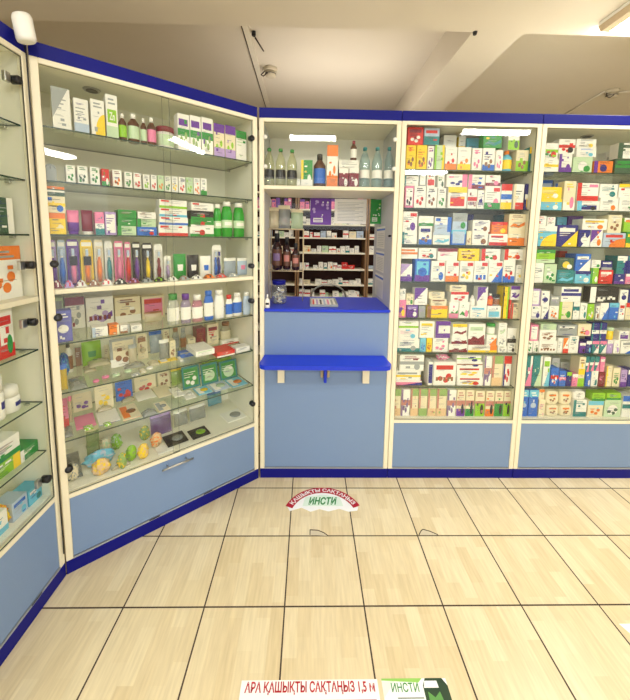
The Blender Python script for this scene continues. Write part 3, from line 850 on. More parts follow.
# ------------------------------------------------------------------ stock
SH = ['top shelf', 'second shelf', 'third shelf', 'fourth shelf', 'fifth shelf', 'sixth shelf', 'seventh shelf', 'bottom shelf']
DR = [
"""box 406 416 145 F y kh Xo
box 416.6 427 145 F y kh xo
box 427.6 434 146 F w kp Xi
box 434.6 444.5 145 F q ll ry
box 445 457 147 F w kr bo tw
box 457.6 471 147 F w ko by Xw
box 472 482 148 F w ki Xi
box 482.6 495 148 F w bb kh xn
box 495.6 503 150 F w ki
bot 504 514 150 F a yo | aqua bottle with orange cap
box 516 528.5 150 F c hl kh
box 529 535.5 147 F t ty kk
box 408 424 127 U r Tm xm kw
box 424.6 440 128 U u hs Tr ht
box 484 503 131 U g ty st
box 509 520.5 131 U w hl ed Xg
box 443 456 135 B w kq
box 458 465 136 B y tw
box 466 483 138 B a xw bw""",
"""box 405 413.6 186 F i fw kk
box 414 426 186 F w kr Xk
box 426.4 437 187 F w kh Xk
box 437.5 446 188 F w kg Xk
box 448 467 187 F w ty Fr xs
box 467.6 477 189 F w mr jm
box 477.5 484 190 F w cn jn
box 484.6 500.5 186 F w gr xs ei bg
box 501 512 184 F w tr mb by
box 513.5 524 184 F w br xk lc
box 525 531.5 184 F n mw ey
box 403 419 176 U w lt xs
box 419.6 426.5 174 U s fw
box 427 436 170 U w Fr Xk
box 437 445 174 U w ed xg
box 447 468 171 U w kn ri
box 469 485.6 174 U w kb bm li
box 486 501 175 U w bm ei""",
"""box 401 417 232 F w lt xq
box 419 432 226 F w bb kh Tn
box 433 450 232 F w sa tu
box 451 466 230 F b ta fu
box 466.6 471.4 231 F c kh
box 472 488 232 F w xn eh
box 489 507.5 234 F w Tr rw br
box 508 528.5 230 F c ho xw
box 402 418 209 U w gr ep xs
box 419 434 216 U w bg xq
box 435 452 217 U w hu Gb rb
box 453 468 213 U s hu eg
box 473 490.6 220 U w xn eh
box 492 508 222 U o tr ey
box 509.5 529 214 U c so Xh
box 498 509 211 B t rw
box 467 473 214 B n ew""",
"""box 399 412 264 F w bp uv
box 415 430 259 F b fa bp cb
box 431 445 261 F w gr xs eb
box 445.6 459 261 F w gr bo xs
box 459.6 473.5 261 F w gr ky xs
box 474 488 261 F w gr zb xs
box 488.6 502.5 261 F w gr ey db
box 503 515 260 F w bb kr xs
box 516 525 265 F w ey bw Xs
box 399 418 247 U w mo To
box 419 437 247 U w kr et
box 438 458 247 U w tm xi
box 459 480 247 U y kh xw
box 482 501 247 U w kg er lr
box 505 526 248 U w ko er lr""",
"""box 396 406 300 F i cp ey
box 406.6 418 305 F p Tv ew
box 418.6 425.5 306 F s xv
box 427 447.6 306 F y to lh
box 449 458.5 302 F w sg bi
box 459 469.5 302 F w sg ei
box 470 486.5 306 F w Ta xu
box 487 501 306 F w Fa xs
box 502.5 508.5 287 F y lk rl
box 509 511 300 F r xw
box 511.6 521 303 F c lr Xk
box 396 406 289 U w xs
box 406.6 414 294 U c eg
box 415 428 288 U w up
box 431 447 299 U c Th
box 429 445 292 U c Xs
box 451 469 292 U w tr kr
box 450 467 284 U c xs
bot 471 476.5 296 U w ww | small white dropper bottle
box 478 488.5 287 U w up
bot 489 494.5 294 U r ow | red pill bottle with white cap
jar 495 501.5 295 U s hk | small jar with black lid
box 511.4 522 286 U w sp tp""",
"""box 397 419.5 339 F w bt es xt
box 420 426 338 F a kb
box 426.5 432 338 F y ko
box 432.6 448 338 F w ky Xs ki
box 449 467.5 344 F w bm sm
box 468 497 345 F w ro by xs
box 498 507 346 F w ks Xq
box 507.6 516 343 F w ek Xs
box 398 419 328 U w xi ea
box 399 419 320 U w bl
box 420 435 321 U w Ty xs
box 436 451 321 U w lp tp bp
box 451.6 467.5 336 U w sm bm
box 453 467.5 324 U w ty sm
box 469 486 324 U w bm Tq sm
box 487 497 335 U w do
box 498 507 335 U w ks
box 508 517.5 328 U w es bk
box 499 507.6 323 U w kq
jar 489 497 324 U q wg | small green jar""",
"""box 395 422 381 F i tw dn
box 428 433 362 F w fn
box 433.6 456 362 F w kr jh Tr
box 457 483 377 F w ky Tr er
box 484 491.5 356 F w lz mj kz
box 492 502.5 356 F c te lj bA
box 503.5 511 356 F w ln tr kr
box 395 421 371 U w my Ts
box 400 424.6 353 U w ms es Xm
box 457 483 367 U w Tr ky
box 457 483 362 U w mh en
box 457 482 354 U w ml en
toy 438 452 355 U i w | small pink and white flower bundle""",
"""box 392 400.6 389 F c te lj bA
box 401 410 389.5 F w lz mj kz
box 410.5 418.2 389 F c te lj bA
box 418.8 427.3 389 F c te lj be
box 427.8 436.3 389 F c te lj bA
box 436.8 446.5 389 F c te lj bA
box 447 456 390 F w lz mj kz
box 456.5 465 390 F c mj Xj bp ek
box 465.5 474 390 F c mj Xj bg ek
box 475 484.5 391 F c mj Xj hl ek
box 485.5 494 391 F c mj Xj bo ek
box 494.5 503 391 F c mj Xj hg ek
box 503.5 513 391 F c mj Xj hl ek""",
]
DB = [169.5, 208, 245, 282, 318.7, 353.2, 387, 419]
GTOP = [CORN]+[z-.017 for z in GZ]
for i, (z, by) in enumerate(zip(GZ+[.388], DB)): row(D, z+.0004, SH[i], by, DR[i], zmax=GTOP[i])

ER = [
"""box 543 558.5 159 F w my
box 559 572 154 F w lp ep bp
box 573 592.5 157 F q cw eg
box 594 613 161 F o lp cn
box 615 636 159 F d Tg mg
box 638 650 159 F w br
box 543 559 143 U w ml kg er
box 559.6 576 139 U w mr kr ek
box 577 597 148 U w ea Xb
box 577 597 139 U w ey Xs
box 605 614.5 152 B w xs
box 619 644 143 U w ld Td""",
"""box 539 562 199 F a ty ew
box 563.5 575.5 181 F c Xy bw ei
box 577 599.5 201 F w Fn ek la
box 600 618.5 198 F w xs eo
box 619 640 198 F w xs eg
box 540 562.6 187 U y ew xc
box 578 599.6 183 U w gi lr br
box 600.4 618.6 184 U w et xt
box 619.4 640 184 U w er ty
box 541 552 176 B b fu
box 553 570 173 B s fb xw""",
"""box 535 556.5 226 F a qy tw
box 557 577.5 225 F n dy Tw xw
box 578.5 590 230 F n cw dw
box 590.6 602.5 230 F w up eo
box 603 625.5 233 F u qo Tr
box 626 640 232 F g by Ty
box 538 547 216 U w Xr
box 547.6 556 217 U w xi
box 567 582 215 B p xv
box 583 608 219 U w eo Ty
box 609 623 214 U c kh Xw
box 624.6 640 218 U l tw To
box 556 566 217 B a mt""",
"""box 533 543.6 263 F w xs
box 544 556.5 264 F q cw kg
box 557 574 270 F t xa sa
box 575 590.6 271 F a tn ew
box 591 598.5 268 F l lg ew
box 599 613 270 F r xw Tw
box 614 625 274 F n ew bp
box 625.6 640 274 F i tw ep
box 537 556 249 U l tg bq
box 559 574.6 258 U d cy ew
box 576 591.6 254 U b dw Tw
box 592 601.4 260 U w eg
box 602 613 261 U n Tw bs
box 618 628 256 U t rn tw
box 628.6 640 256 U n tt
box 558 566 251 B r ew""",
"""box 530 541 306 F w en Xq
box 541.5 548.5 306 F w dn Xs
box 549 558.6 306 F w xc ko
box 559 572.5 302 F c ll eg
box 573 579.5 302 F t hw tw
box 580 587 303 F w et
box 587.5 594 304 F l ey kw
box 594.6 599.5 306 F w eh ld
box 600 608.5 303 F w db uw
box 609 618.6 303 F b gw ta
box 619 625 303 F w xb Tr
box 625.6 640 303 F c tr eh
box 531 541 289 U v fw
box 542 550.5 291 U w cn
box 551 560 296 U s xv Tw
box 562 582 287 U w Tn mn
box 591 620 286 U k lw jw
box 620.6 629 290 U w cn
box 629.6 640 290 U n Tw""",
"""box 526 532.6 341 F w kg
box 533 538.6 341 F w kq ed
box 539 557 341 F w xh jh
box 557.6 562.5 338 F w xs
box 563 568.6 338 F w br uo
box 569 578.6 336 F w Xt xs
box 579.4 585.5 343 F p tw ek
box 586 591.6 341 F n tw ea
box 592 599 341 F t ti dw
box 599.6 606.5 341 F t ti dw
box 607 613 340 F v tw
box 613.6 620 340 F w ev
box 620.6 640 341 F w db Ts
box 531 539 325 U i fw
box 540 557 330 U w xh kh
box 541 557 324 U q xs
box 557.8 578 325 U s Tw xk
box 578.6 592 324 U c ko ei
box 593 600.6 321 U n lt mw
box 601 608 321 U n lt mw
jar 609 616 328 U y yq | yellow jar with mint lid
box 619.6 630 331 U w Fp xn
box 631 640 331 U w Xs""",
"""box 523.5 532 356 F t rw di
box 532.5 542 356 F t rw dq
box 543 550 357 F w Tl da
box 550.6 558.5 368 F b mr kw
box 559 566 371 F b mi xw
box 566.5 571.5 372 F n tl
box 572 577.6 374 F i tw
box 578 585 357 F c my bl Xh
box 585.6 590.6 372 F b ew
box 591.2 598 371 F w ea et
box 598.6 605 372 F m xi
box 606 612 366 F c ly
box 612.6 620 368 F c kg xg
box 620.6 627 370 F v bp xn
box 627.6 635 370 F n tw
box 551 559 358 B w xq
box 560 571 362 B w bl
box 585.6 590.4 356 U t mw di
box 590.8 595.4 356 U t mw di
box 595.8 600.4 356 U t mw di
box 601 606 357 U i Tw""",
"""box 520 528 390 F b ta Xw cu
box 528.5 538 390 F b ta Xw cu
box 538.5 545 400 F c xi
pads 546 559 405 F c To kh
pads 559.5 572 405 F c To kh
box 573 586.5 400 F w lt bt Xt
box 587.6 603 401 F c ko ta
box 604 621 400 F q cw kd
box 622 640 396 F w tb mt
box 539.5 545 389 U c to
pads 546.5 560 391 U c To kh
pads 560.5 573 391 U c To kh
pads 574 586.4 391 U w xs
box 592.6 606 393 U l bg
box 607 621.6 393 U l bg""",
]
EB = [172, 210.7, 247.5, 284.2, 320, 354, 387.7, 419.6]
for i, (z, by) in enumerate(zip(GZ+[.388], EB)): row(E, z+.0004, SH[i], by, ER[i], zmax=GTOP[i])

# counter unit: display shelf over the hatch
C.word = 'over the counter'
row(C, 1.7974, 'glazed shelf', 187, """pet 263.5 274 147 F c kg w | yellowish mineral water with green cap
pet 275 285.5 147.5 F c kg w | yellowish mineral water with green cap
pet 286.5 297 148.5 F c kg w | yellowish mineral water with green cap
box 301 312.6 160 F g ly ew bw
bot 313.6 326 153 F B bk u | broad brown syrup bottle with blue label
box 326.8 338 145 F w to ko bo | tall orange and white carton
box 338.8 348.6 168 F m ew tw
box 349 359 168 F m ew tw
box 338.8 359 160 U w xs | long white carton
bot 351 357.6 140 U B wm | small brown syrup bottle
pet 360 371 146 F a wt a | clear bluish water bottle
pet 372.6 383.5 146 F a wt a | clear bluish water bottle
pet 385 396 146 F a wt a | clear bluish water bottle
box 296.5 300.5 179 F w Xs | tiny white card""", group='bottles and cartons above the hatch')

# ------------------------------------------------------------------ slanted cabinet rows
BTOP = [CORN, 1.908, 1.698, 1.483, 1.255, 1.023, .806, .587]
def brow(z, i, txt, by, **k): row(B, z+.0004, SH[i], by, txt, zmax=BTOP[i], **k)
brow(1.925, 0, """supp 52 71 88 F w xs us
supp 74 89 99 F w xs bu
supp 91 105 100 F w qy Xs
supp 106 118 95 F w Zl bq Xs | tall white box with green Zn panel
bot 119 127.5 113 F B lw | brown bottle, green label, white cap
bot 128.5 140.5 113 F B qw g | tall brown bottle with cream label
bot 141 147.5 118 F B qw g | slim brown bottle with cream label
bot 148 157 117 F B iw | brown bottle with pink label
jar 158.5 176 126 F w qm | squat white tub with purple lid
supp 177.5 189.5 114 F w Tp mg ke
supp 190 201 116 F w Tp mg ke
supp 201.6 213 118 F w Tp mg ke
supp 213.6 224.5 124 F c tp kl bv
supp 225 235.5 126 F c tp kl bv
supp 236 246.5 131 F w tg xq""", 140, off=.05)
brow(1.715, 1, """dial 44.5 57 164 F s kk | round grey dial scale
tea 66 75.5 165 F w kg Xg
tea 77.5 88 166 F w kd Xg
tea 90 100 167 F w kg Xg
tea 101.5 109.5 169 F r bg ew
tea 112.5 122 170 F w ko Xh
tea 124.5 132.5 172 F w kg Xg
tea 133.5 141.5 173 F w kr Xr
tea 143 150 174.5 F w kl Xs
tea 150.8 157 175 F w kr Xs
tea 157.6 164 175.5 F q ko Xs
tea 164.6 171 176 F w kg Xs
tea 171.6 178 176.5 F w ky Xs
tea 178.6 185.6 177 F w kr Xs
tea 186.2 193 177.5 F q kl Xs
tea 193.6 200 178 F w ko Xs
tea 200.6 207 178.5 F w bg Xs""", 188, off=.05)
brow(1.50, 2, """supp 44 66 213 F y to ec by
tube 67 80 210 F i pp | pink and purple tube
tube 81.5 94 210 F m mw | dark red tube
box 95 104.5 212 F i hw bt
supp 105 116.5 212 F v fw xp
paste 117.5 136.5 226 F q xg lg
paste 137 157 227 F b xw er
paste 158.5 188 225 F w br Gr
paste 190 214 227 F w bg cr
mwash 214.6 222.5 204 F g qww | green mouthwash bottle
mwash 223 234 201 F g qww | green mouthwash bottle
mwash 235 246 203 F g qww | green mouthwash bottle
supp 43.6 65 196 U c my eb Gb
supp 42.6 64 179 U d to mw
paste 117.5 136.5 218 U g xw lg
paste 117.6 136.5 210 U g xw lg
paste 137 156 219 U q xg lg
paste 137.4 156 212 U w xh
paste 159 188 217 U w bb Gr
paste 159 187 208.5 U w ba Gr
paste 159 187 200 U w bl Gr
paste 190.6 214 219.5 U g cr bw
paste 190.8 213.6 211 U k cr bg
paste 191 213.6 203 U w Gr xs""", 236)
brow(1.275, 3, """brush 47 57 240 F v pp
brush 58 66.5 240 F u bb
brush 67 80 239 F p ip
brush 81 94 240 F y oy
brush 95 104.5 240 F c ok
brush 105.5 114 241 F w tg
brush 115 124.5 241 F i ii
brush 125.5 132 242 F i rm
brush 133 142 242 F k pv
brush 143 154 243 F k yl
brush 155 164 244 F w mr
brush 165 172.5 256 F w vp
pouch 174 187 254 F g gw | round green dental floss pouch
pouch 188 200 255 F k kw | black floss pouch
pouch 201 212 256 F w wb | white and blue floss pouch
brush 213.5 223 245 F w bn
pouch 225 237 258 F u wC | pale blue comb pouch
pouch 238.5 249 258 F u wi | pale blue and pink pouch
sach 52 62 280 P m w
sach 64 74 280 P v r
sach 76 87 280 P w m
sach 89 100 279.6 P h w
sach 102 113 279 P w r
sach 115 127 278.6 P k w
sach 129 140 278 P m v
sach 142 153 277.6 P s k
sach 155 166 277 P k l
sach 168 178 276 P w k
sach 180 190 275.6 P s h
sach 192 203 275 P w k
sach 205 215 274 P o k
sach 217 227 273.6 P r s
sach 229 239 273 P s w""", 283, off=.085)
brow(1.04, 4, """baby 52 72 311 F C cw Xw | purple-blue box with white disc
baby 92 108 327 F w xs lu
baby 109 119.5 325 F o rc
baby 120 130 325 F w bh rs
baby 131 142 325 F w xs
oil 168 180.5 294 F w wg q | clear bottle with bright green cap
oil 181.5 192 294 F v wp p | clear bottle with purple cap
oil 193 204 295 F i ww i | pink baby oil bottle, pale cap
lot 205 214.5 291 F b wb i | white and blue flat bottle, blue cap
lot 215.5 225.5 290 F w ww b | slender white lotion bottle
lot 226.5 233.5 295 F w br y | short white bottle with red cap
lot 234 243 293 F w bw n | white bottle with blue oval
lot 244 252.5 292 F u uw | pale blue lotion bottle
baby 46 64 298 G q fs
baby 65 85 297 G w tm ks
baby 86 114 297 G w sp kv jm | large white breast pump box
baby 115 141 297 G c kh Xh bw
baby 142 165 296 G c fi Tr
pouch 145 163 312 B c hC | crumpled clear bag of beige items""", 330, off=.05)
brow(.823, 5, """pouch 54 67 366 F y bC | pale yellow clear baby bag
toy 58 70 355 B b a | blue round toy behind yellow bag
bot 64 73 343 G w hk | small doll-like bottle with dark cap
rect 76 82 342 N366 h xw
pouch 83 103 341 N366 l lg | lime green rounded bag of balls
bag 70 88 366 Z390 s w
rect 105 110 345 N362 c xh
bag 150 160 357 Z366 c s
bag 84 97 352 Z372 c s
pouch 129 138 345 B c sC
pouch 160 170 340 B s wC
baby 188 196 338 G c kh
rect 165 176 341 B c kh
sach 132 141 371 Z376 s w
sach 141 147 366 Z373 c w
bag 89 112 358 Z371 c s
disc 93 100 376 Z383 i i | pink round soother case
disc 102 110 373 Z379 i w | pink round soother case with white knob
disc 112 121 371 Z377 q w | pale green round soother case
disc 125 133 368 Z375 q q | mint round soother case
disc 147 154 364 Z370 w w | white round soother case
rect 111 138 338 N366 s fc bw kh
card 139 149.5 334 N360 c hc
pouch 151 164 331 N354 u bC | blue-grey leaning pouch
rect 165 171 330 N352 c Xh kh
bag 125 146 356 Z370 s c
tray 160 178 353 Z362 y wy | yellow flat tray pack
baby 180 196 349 Z357 b ts
baby 166 195 360 F4 w Xs | long white carton at shelf edge
baby 196 215 346 Z361 w Tq
baby 217 235 344 Z357 r bw
baby 236 250 343 Z352 w xs
baby 222 240 338 Z344 w br
oil 173 180 327 G s sh | clear travel bottle with brown cap
oil 181 187 328 G s hs | slim clear travel bottle
baby 197 206 328 G m xh
baby 207.5 219 324 G c Tm xr
oil 222 232 322 G c ch | clear baby bottle with pale cap""", 370, off=.05)
brow(.604, 6, """rect 60 70 398 N428 i xr br
rect 73 93 393 N411 c kp
rect 95.5 114.5 384 N409 c ky ky
rect 116 133.5 381 N400 b kr er
rect 135 157 375 N393 c ki kr
rect 158.5 171 372 N388 c kh Xh
pouch 172.5 184 368 N386 l yC | green-yellow clear bag
rect 76 97 414 Z428 i kr kw | cream card with pink dotted baby print
rect 99 121 409 Z423 w kr bb
bag 60 74 420 Z438 s c
bag 122 136 392 Z402 c s
bag 160 173 385 Z392 s w
bag 97 113 402 Z412 c i
bag 176 190 379 Z388 q w
tray 159 171 399 Z412 c ss
pouch 63 72 398 B c iC
pouch 188 200 372 G q lC
rect 205 232 360 G l Tg
sach 104 112 421 Z427 l w
sach 84 94 424 Z431 l w
tray 123 142 402 Z419 c oh
rect 138 157 393 Z404 w kg Xk
rect 159 175 388 Z401 c kk bs
tray 175 185 390 Z402 w ww
tray 186 197 388 Z399 w ww
rect 183 201 366 N388 t fg kw xw
rect 202 219 363 N384 t fg cq xw
rect 220.5 238 360 N379 t fg cq xw
tray 199 213 384 Z394 a wy
tray 215 231 379 Z390 u wq
tray 233 248 375 Z386 a wo
bag 143 158 406 Z416 s w""", 405, off=.05)
brow(.372, 7, """toy 68 80 470 Z482 c s | pale crumpled sponge
toy 100 112 440 Z455 c q | cream and mint sponge
toy 126 138 445 Z462 l e | lime and yellow sponge
toy 140 151 428 Z441 e y | olive sponge bundle
bag 86 104 428 Z446 c q
pouch 86 104 425 B e cC
toy 118 128 458 Z470 e y | yellow and lime sponge
toy 85 117 447 Z468 a u | blue loofah bath sponge
toy 92 112 467 Z476 A y | small gold sponge
toy 112 124 430 Z452 l q | lime green bath sponge
toy 138 150 440 Z460 y A | yellow rubber duck bundle
toy 151 163 434 Z448 A o | orange toy bundle
bag 63 84 448 Z482 s w
bag 64 82 425 Z446 s c
bag 112 132 456 Z470 c y
rect 158 175 442 Z452 w Xs
pouch 152 173 413 N436 p vC | purple checked pouch with yellow knob
pouch 175 189 410 N427 s wC | clear pouch of white soothers
pouch 191 207 405 N421 s wC | clear pouch of clips
pouch 209 223 392 N406 a bC | aqua pouch
tray 228 247 407 Z420 w ws | white kidney-shaped dish pack
tray 168 189 431 Z445 k ks | black tray with grey toy
tray 193 211 425 Z437 k kl | black tray with lime toy""", 450, off=.06)

# side cabinet
A.word = 'side cabinet'
row(A, 1.4994, 'third shelf', 234, "box -14 13.5 197 F d rw xs | dark green carton with white label", off=.06)
row(A, 1.2574, 'white board', 294, "box -16 21.5 246 F w to ko Xs | large white carton with orange top band", off=.06)
row(A, 1.0404, 'fourth shelf', 357, """box -4 14 309 F w lr br eg Tr | red and white herbal carton
box -12 -5 312 F w br""", off=.06)
row(A, .8184, 'fifth shelf', 416, """roll 9 25.5 384 F w ww | white deodorant with navy oval
roll -4 7.5 372 F w ww | taller white deodorant with navy oval, partly cut""", off=.06)
row(A, .6054, 'sixth shelf', 465, """box 20 45 443 F g xw lw
box -14 21 462 F l xw ry
box -12 20 441 U w xh bg""", off=.06)
row(A, .4006, 'bottom shelf', 520, """box 29 48 483 F a Tw et
box 12 28.5 497 F u ea Tb
toy 8 20 500 F y o | yellow and brown sponge
box -14 8 516 F w xa ba""", off=.06)


# ------------------------------------------------------------------ on the counter and in the hatch
WT = 1.0815
def on(x, y, z=WT): return hit(x, y, (0, 0, 1), z)
# jar with blue lid, full of small things
jx = hit(279, 300, (0, 1, 0), 2.12); jr = .048; jz = hit(279, 284, (0, 1, 0), 2.12).z
o = empty('candy_jar', (jx.x, 2.12, WT)); tag(o, 'round clear jar of small wrapped candies with blue lid on counter', 'jar')
H = jz-WT
mb = MB(); mb.lathe([(jr*.8, 0), (jr, H*.08), (jr*1.05, H*.5), (jr*.96, H*.86), (jr*.85, H)], glass_mat('jar_plastic', (244, 246, 244), body=(220, 222, 220), amount=.15), n=24); mb.obj('jar_body', o)
mb = MB(); mb.lathe([(jr*.9, H-.002), (jr*.92, H+.022), (jr*.8, H+.026)], BLUEB, n=24); mb.obj('lid', o)
mb = MB(); rr_ = random.Random(3)
for i in range(60):
    a, q, zz = rr_.uniform(0, 6.28), rr_.uniform(0, jr*.72)**1, rr_.uniform(.01, H*.72)
    c_ = cm(rr_.choice('cccsshwk')); st = len(mb.v)
    mb.box((-.008, -.006, -.005), (.008, .006, .005), c_, .002)
    mb.xf(Matrix.Translation((q*math.cos(a), q*math.sin(a), zz)) @ Matrix.Rotation(rr_.uniform(0, 3), 4, 'Z') @ Matrix.Rotation(rr_.uniform(0, 3), 4, 'X'), st)
k_ = mb.obj('candies', o); k_['kind'] = 'stuff'
# small dropper bottle
p = on(266, 305); bo = mk_bottle(.028, .082, .028, 'w', 'wwk', 'dropper_bottle', neck=.3, sh=.6, lab=(.15, .5)); bo.location = (-.177, 1.956, WT)
tag(bo, 'small white dropper bottle with dark print at the end of the worktop', 'bottle')
# coin tray
p0, p1 = on(310, 307), on(338, 307); yb = on(324, 300).y
mb = MB(); W_ = p1.x-p0.x; D_ = yb-p0.y
mb.box((0, 0, 0), (W_, D_, .006), cm('s'), .002); mb.box((0, 0, .006), (W_, .008, .016), cm('s')); mb.box((0, D_-.008, .006), (W_, D_, .016), cm('s')); mb.box((0, .008, .006), (.008, D_-.008, .016), cm('s')); mb.box((W_-.008, .008, .006), (W_, D_-.008, .016), cm('s'))
o = mb.obj('coin_tray'); o.location = (p0.x, p0.y, WT); tag(o, 'shallow grey change tray with printed leaflet on blue counter', 'tray')
q = MB(); q.box((.01, .01, .0065), (W_-.01, D_-.01, .0075), cm('w'))
for n_, ch in enumerate('rvkuis'): q.box((.016+n_*(W_-.03)/6, .018, .0076), (.016+n_*(W_-.03)/6+.012, D_-.02-.004*(n_ % 3), .008), cm(ch))
q.obj('leaflet', o)
# wire display stand with bags and dark bottles
WX0, WX1, WY0, WY1 = hit(269, 260, (0, 1, 0), 2.2).x, hit(303, 260, (0, 1, 0), 2.2).x, 2.2, 2.34
WZT = hit(285, 229, (0, 1, 0), WY0).z
o = empty('wire_stand', (WX0, WY0, WT)); tag(o, 'cream wire display stand behind the candy jar on counter', 'stand')
WM = mat('cream_wire', (214, 196, 160), .45)
for x_ in (0, WX1-WX0):
    for y_ in (0, WY1-WY0):
        mb = MB(); mb.tube([(x_, y_, 0), (x_, y_, WZT-WT)], .003, WM); mb.obj('post', o)
for z_ in (.20, WZT-WT):
    mb = MB(); Wd, Dd = WX1-WX0, WY1-WY0
    for a_, b_ in (((0, 0), (Wd, 0)), ((0, Dd), (Wd, Dd)), ((0, 0), (0, Dd)), ((Wd, 0), (Wd, Dd))): mb.tube([(a_[0], a_[1], z_), (b_[0], b_[1], z_)], .003, WM)
    for i in range(1, 8): mb.tube([(Wd*i/8, 0, z_), (Wd*i/8, Dd, z_)], .0016, WM, 5)
    mb.obj('wire_shelf', o)
def place(o, x, y, z, label, cat, group=None, rz=0):
    o.location = (x, y, z); o.rotation_euler = (0, 0, rz); tag(o, label, cat, group); return o
DK = glass_mat('dark_red_glass', (60, 10, 20), body=(44, 8, 16), amount=.9)
for px0, px1, ptop, z_, nm, yy in ((271, 281, 246, WT+.2042, 'dark wine-red bottle with pink label on lower tier of wire stand', 2.23), (282, 290, 250, WT+.2042, 'dark brown bottle with violet label on the wire stand', 2.25), (291, 299, 256, WT+.2042, 'small dark bottle with brown label at end of wire stand', 2.23)):
    a_, b_ = hit(px0, 260, (0, 1, 0), yy), hit(px1, 260, (0, 1, 0), yy); zt = hit(px0, ptop-16, (0, 1, 0), yy).z
    place(mk_bottle(b_.x-a_.x, max(.08, zt-z_-.02), .03, 'm', 'Bk'+'jzh'[px0 % 3], 'syrup_bottle', body=DK, neck=.42, sh=.62), a_.x+.004, yy, z_, nm, 'bottle', 'dark bottles on the wire stand')
for n_, (px0, px1, ptop, ch, nm) in enumerate(((267, 277, 207, 'c', 'crumpled clear bag with cream tags at end of wire stand top'), (278, 290, 205, 's', 'tall clear bag of gauze on middle of wire stand top'), (291, 303, 209, 'q', 'clear bag with greenish contents on wire stand top'))):
    a_, b_ = hit(px0, 215, (0, 1, 0), 2.24), hit(px1, 215, (0, 1, 0), 2.24); zt = hit(px0, ptop, (0, 1, 0), 2.24).z
    place(mk_pouch(b_.x-a_.x, zt-WZT-.004, .05, ch, 'cC', 'gauze_bag'), max(a_.x, -.186), 2.23, WZT+.004, nm, 'bag', 'clear bags on the wire stand')
# notices hung in the hatch, on the rear glass
def notice(px, y, base, label, extra, name='paper_notice'):
    x0, y0, x1, y1 = px; a_ = hit(x0, y0, (0, 1, 0), y); b_ = hit(x1, y1, (0, 1, 0), y)
    zt = min(a_.z, 1.772); W_, H_ = b_.x-a_.x, zt-b_.z
    mb = MB(); mb.box((0, 0, 0), (W_, .0008, H_), cm(base)); extra(mb, W_, H_)
    o = mb.obj(name); place(o, a_.x, y, b_.z, label, 'notice')
    return o
def lines(mb, W_, H_):
    for i in range(13): mb.box((W_*.09, -.0008, H_*(.12+.06*i)), (W_*(.9-.13*((i*5) % 3)), -.0002, H_*(.135+.06*i)), cm('s'))
def blobs(cols):
    def f(mb, W_, H_):
        r_ = random.Random(len(cols))
        for i in range(16):
            cx, cz, q = r_.uniform(.15, .85)*W_, r_.uniform(.3, .92)*H_, r_.uniform(.03, .08)*W_
            y_ = -.0004-.0001*i
            mb.face([(cx+q*math.cos(2*PI*k/10), y_, cz+q*math.sin(2*PI*k/10)) for k in range(10)], cm(cols[i % len(cols)]))
        mb.face([(W_*.15, -.003, H_*.1), (W_*.6, -.003, H_*.1), (W_*.6, -.003, H_*.26), (W_*.15, -.003, H_*.26)], cm('w'))
        for k in range(2): mb.face([(W_*.18, -.0034, H_*(.13+.06*k)), (W_*.55, -.0034, H_*(.13+.06*k)), (W_*.55, -.0034, H_*(.16+.06*k)), (W_*.18, -.0034, H_*(.16+.06*k))], cm(cols[-1]))
    return f
notice((335, 189, 366, 224), 2.343, 'w', 'white printed sheet taped to rear glass of hatch', lines)
notice((310.5, 197, 331, 225), 2.338, 'p', 'purple leaflet with pale dots beside the white sheet', blobs('vvvwp'), 'leaflet')
notice((371, 196, 381.5, 224), 2.338, 'g', 'bright green leaflet with white shapes in hatch corner', blobs('wlwg'), 'leaflet')
# sheets on the hatch side board
for i, (ya, yb_) in enumerate(((226, 249), (252, 274), (277, 302))):
    a_ = hit(385, ya, (1, 0, 0), .573); b_ = hit(385, yb_, (1, 0, 0), .573)
    mb = MB(); W_ = .26; H_ = a_.z-b_.z
    mb.box((0, 0, 0), (.0008, W_, H_), cm('w')); mb.box((-.0008, 0, H_*.82), (0, W_, H_*.9), cm('b'))
    for k in range(8): mb.box((-.0008, W_*.1, H_*(.1+.08*k)), (0, W_*.85, H_*(.115+.08*k)), cm('s'))
    o = mb.obj('price_sheet'); place(o, .5735, 2.185, b_.z, ['white blue-lined sheet, topmost on the hatch side wall', 'white blue-lined sheet, middle of three on hatch side wall', 'white blue-lined sheet, lowest on the hatch side wall'][i], 'notice', 'sheets on the hatch side wall')
# chair behind the counter
o = empty('office_chair', (.25, 2.8, 0)); tag(o, 'chair with thin metal back hoop standing behind the counter', 'chair')
mb = MB(); mb.tube([(.15*math.cos(a)*(1 if 1 else 0), .0, 1.0+.115*math.sin(a)) for a in [PI*i/16 for i in range(17)]], .008, CHROME); mb.obj('backrest', o)
mb = MB(); mb.lathe([(.17, .60), (.19, .62), (.19, .655), (.16, .67)], BLACKP, (0, -.02), 24); mb.obj('seat', o)
for sx in (-1, 1):
    mb = MB(); mb.tube([(.15*sx, 0, 1.0), (.15*sx, 0, .6), (.17*sx, .05, 0.0)], .01, CHROME); mb.obj('leg', o)
    mb = MB(); mb.tube([(.12*sx, -.12, .605), (.16*sx, -.17, 0.0)], .01, CHROME); mb.obj('leg', o)

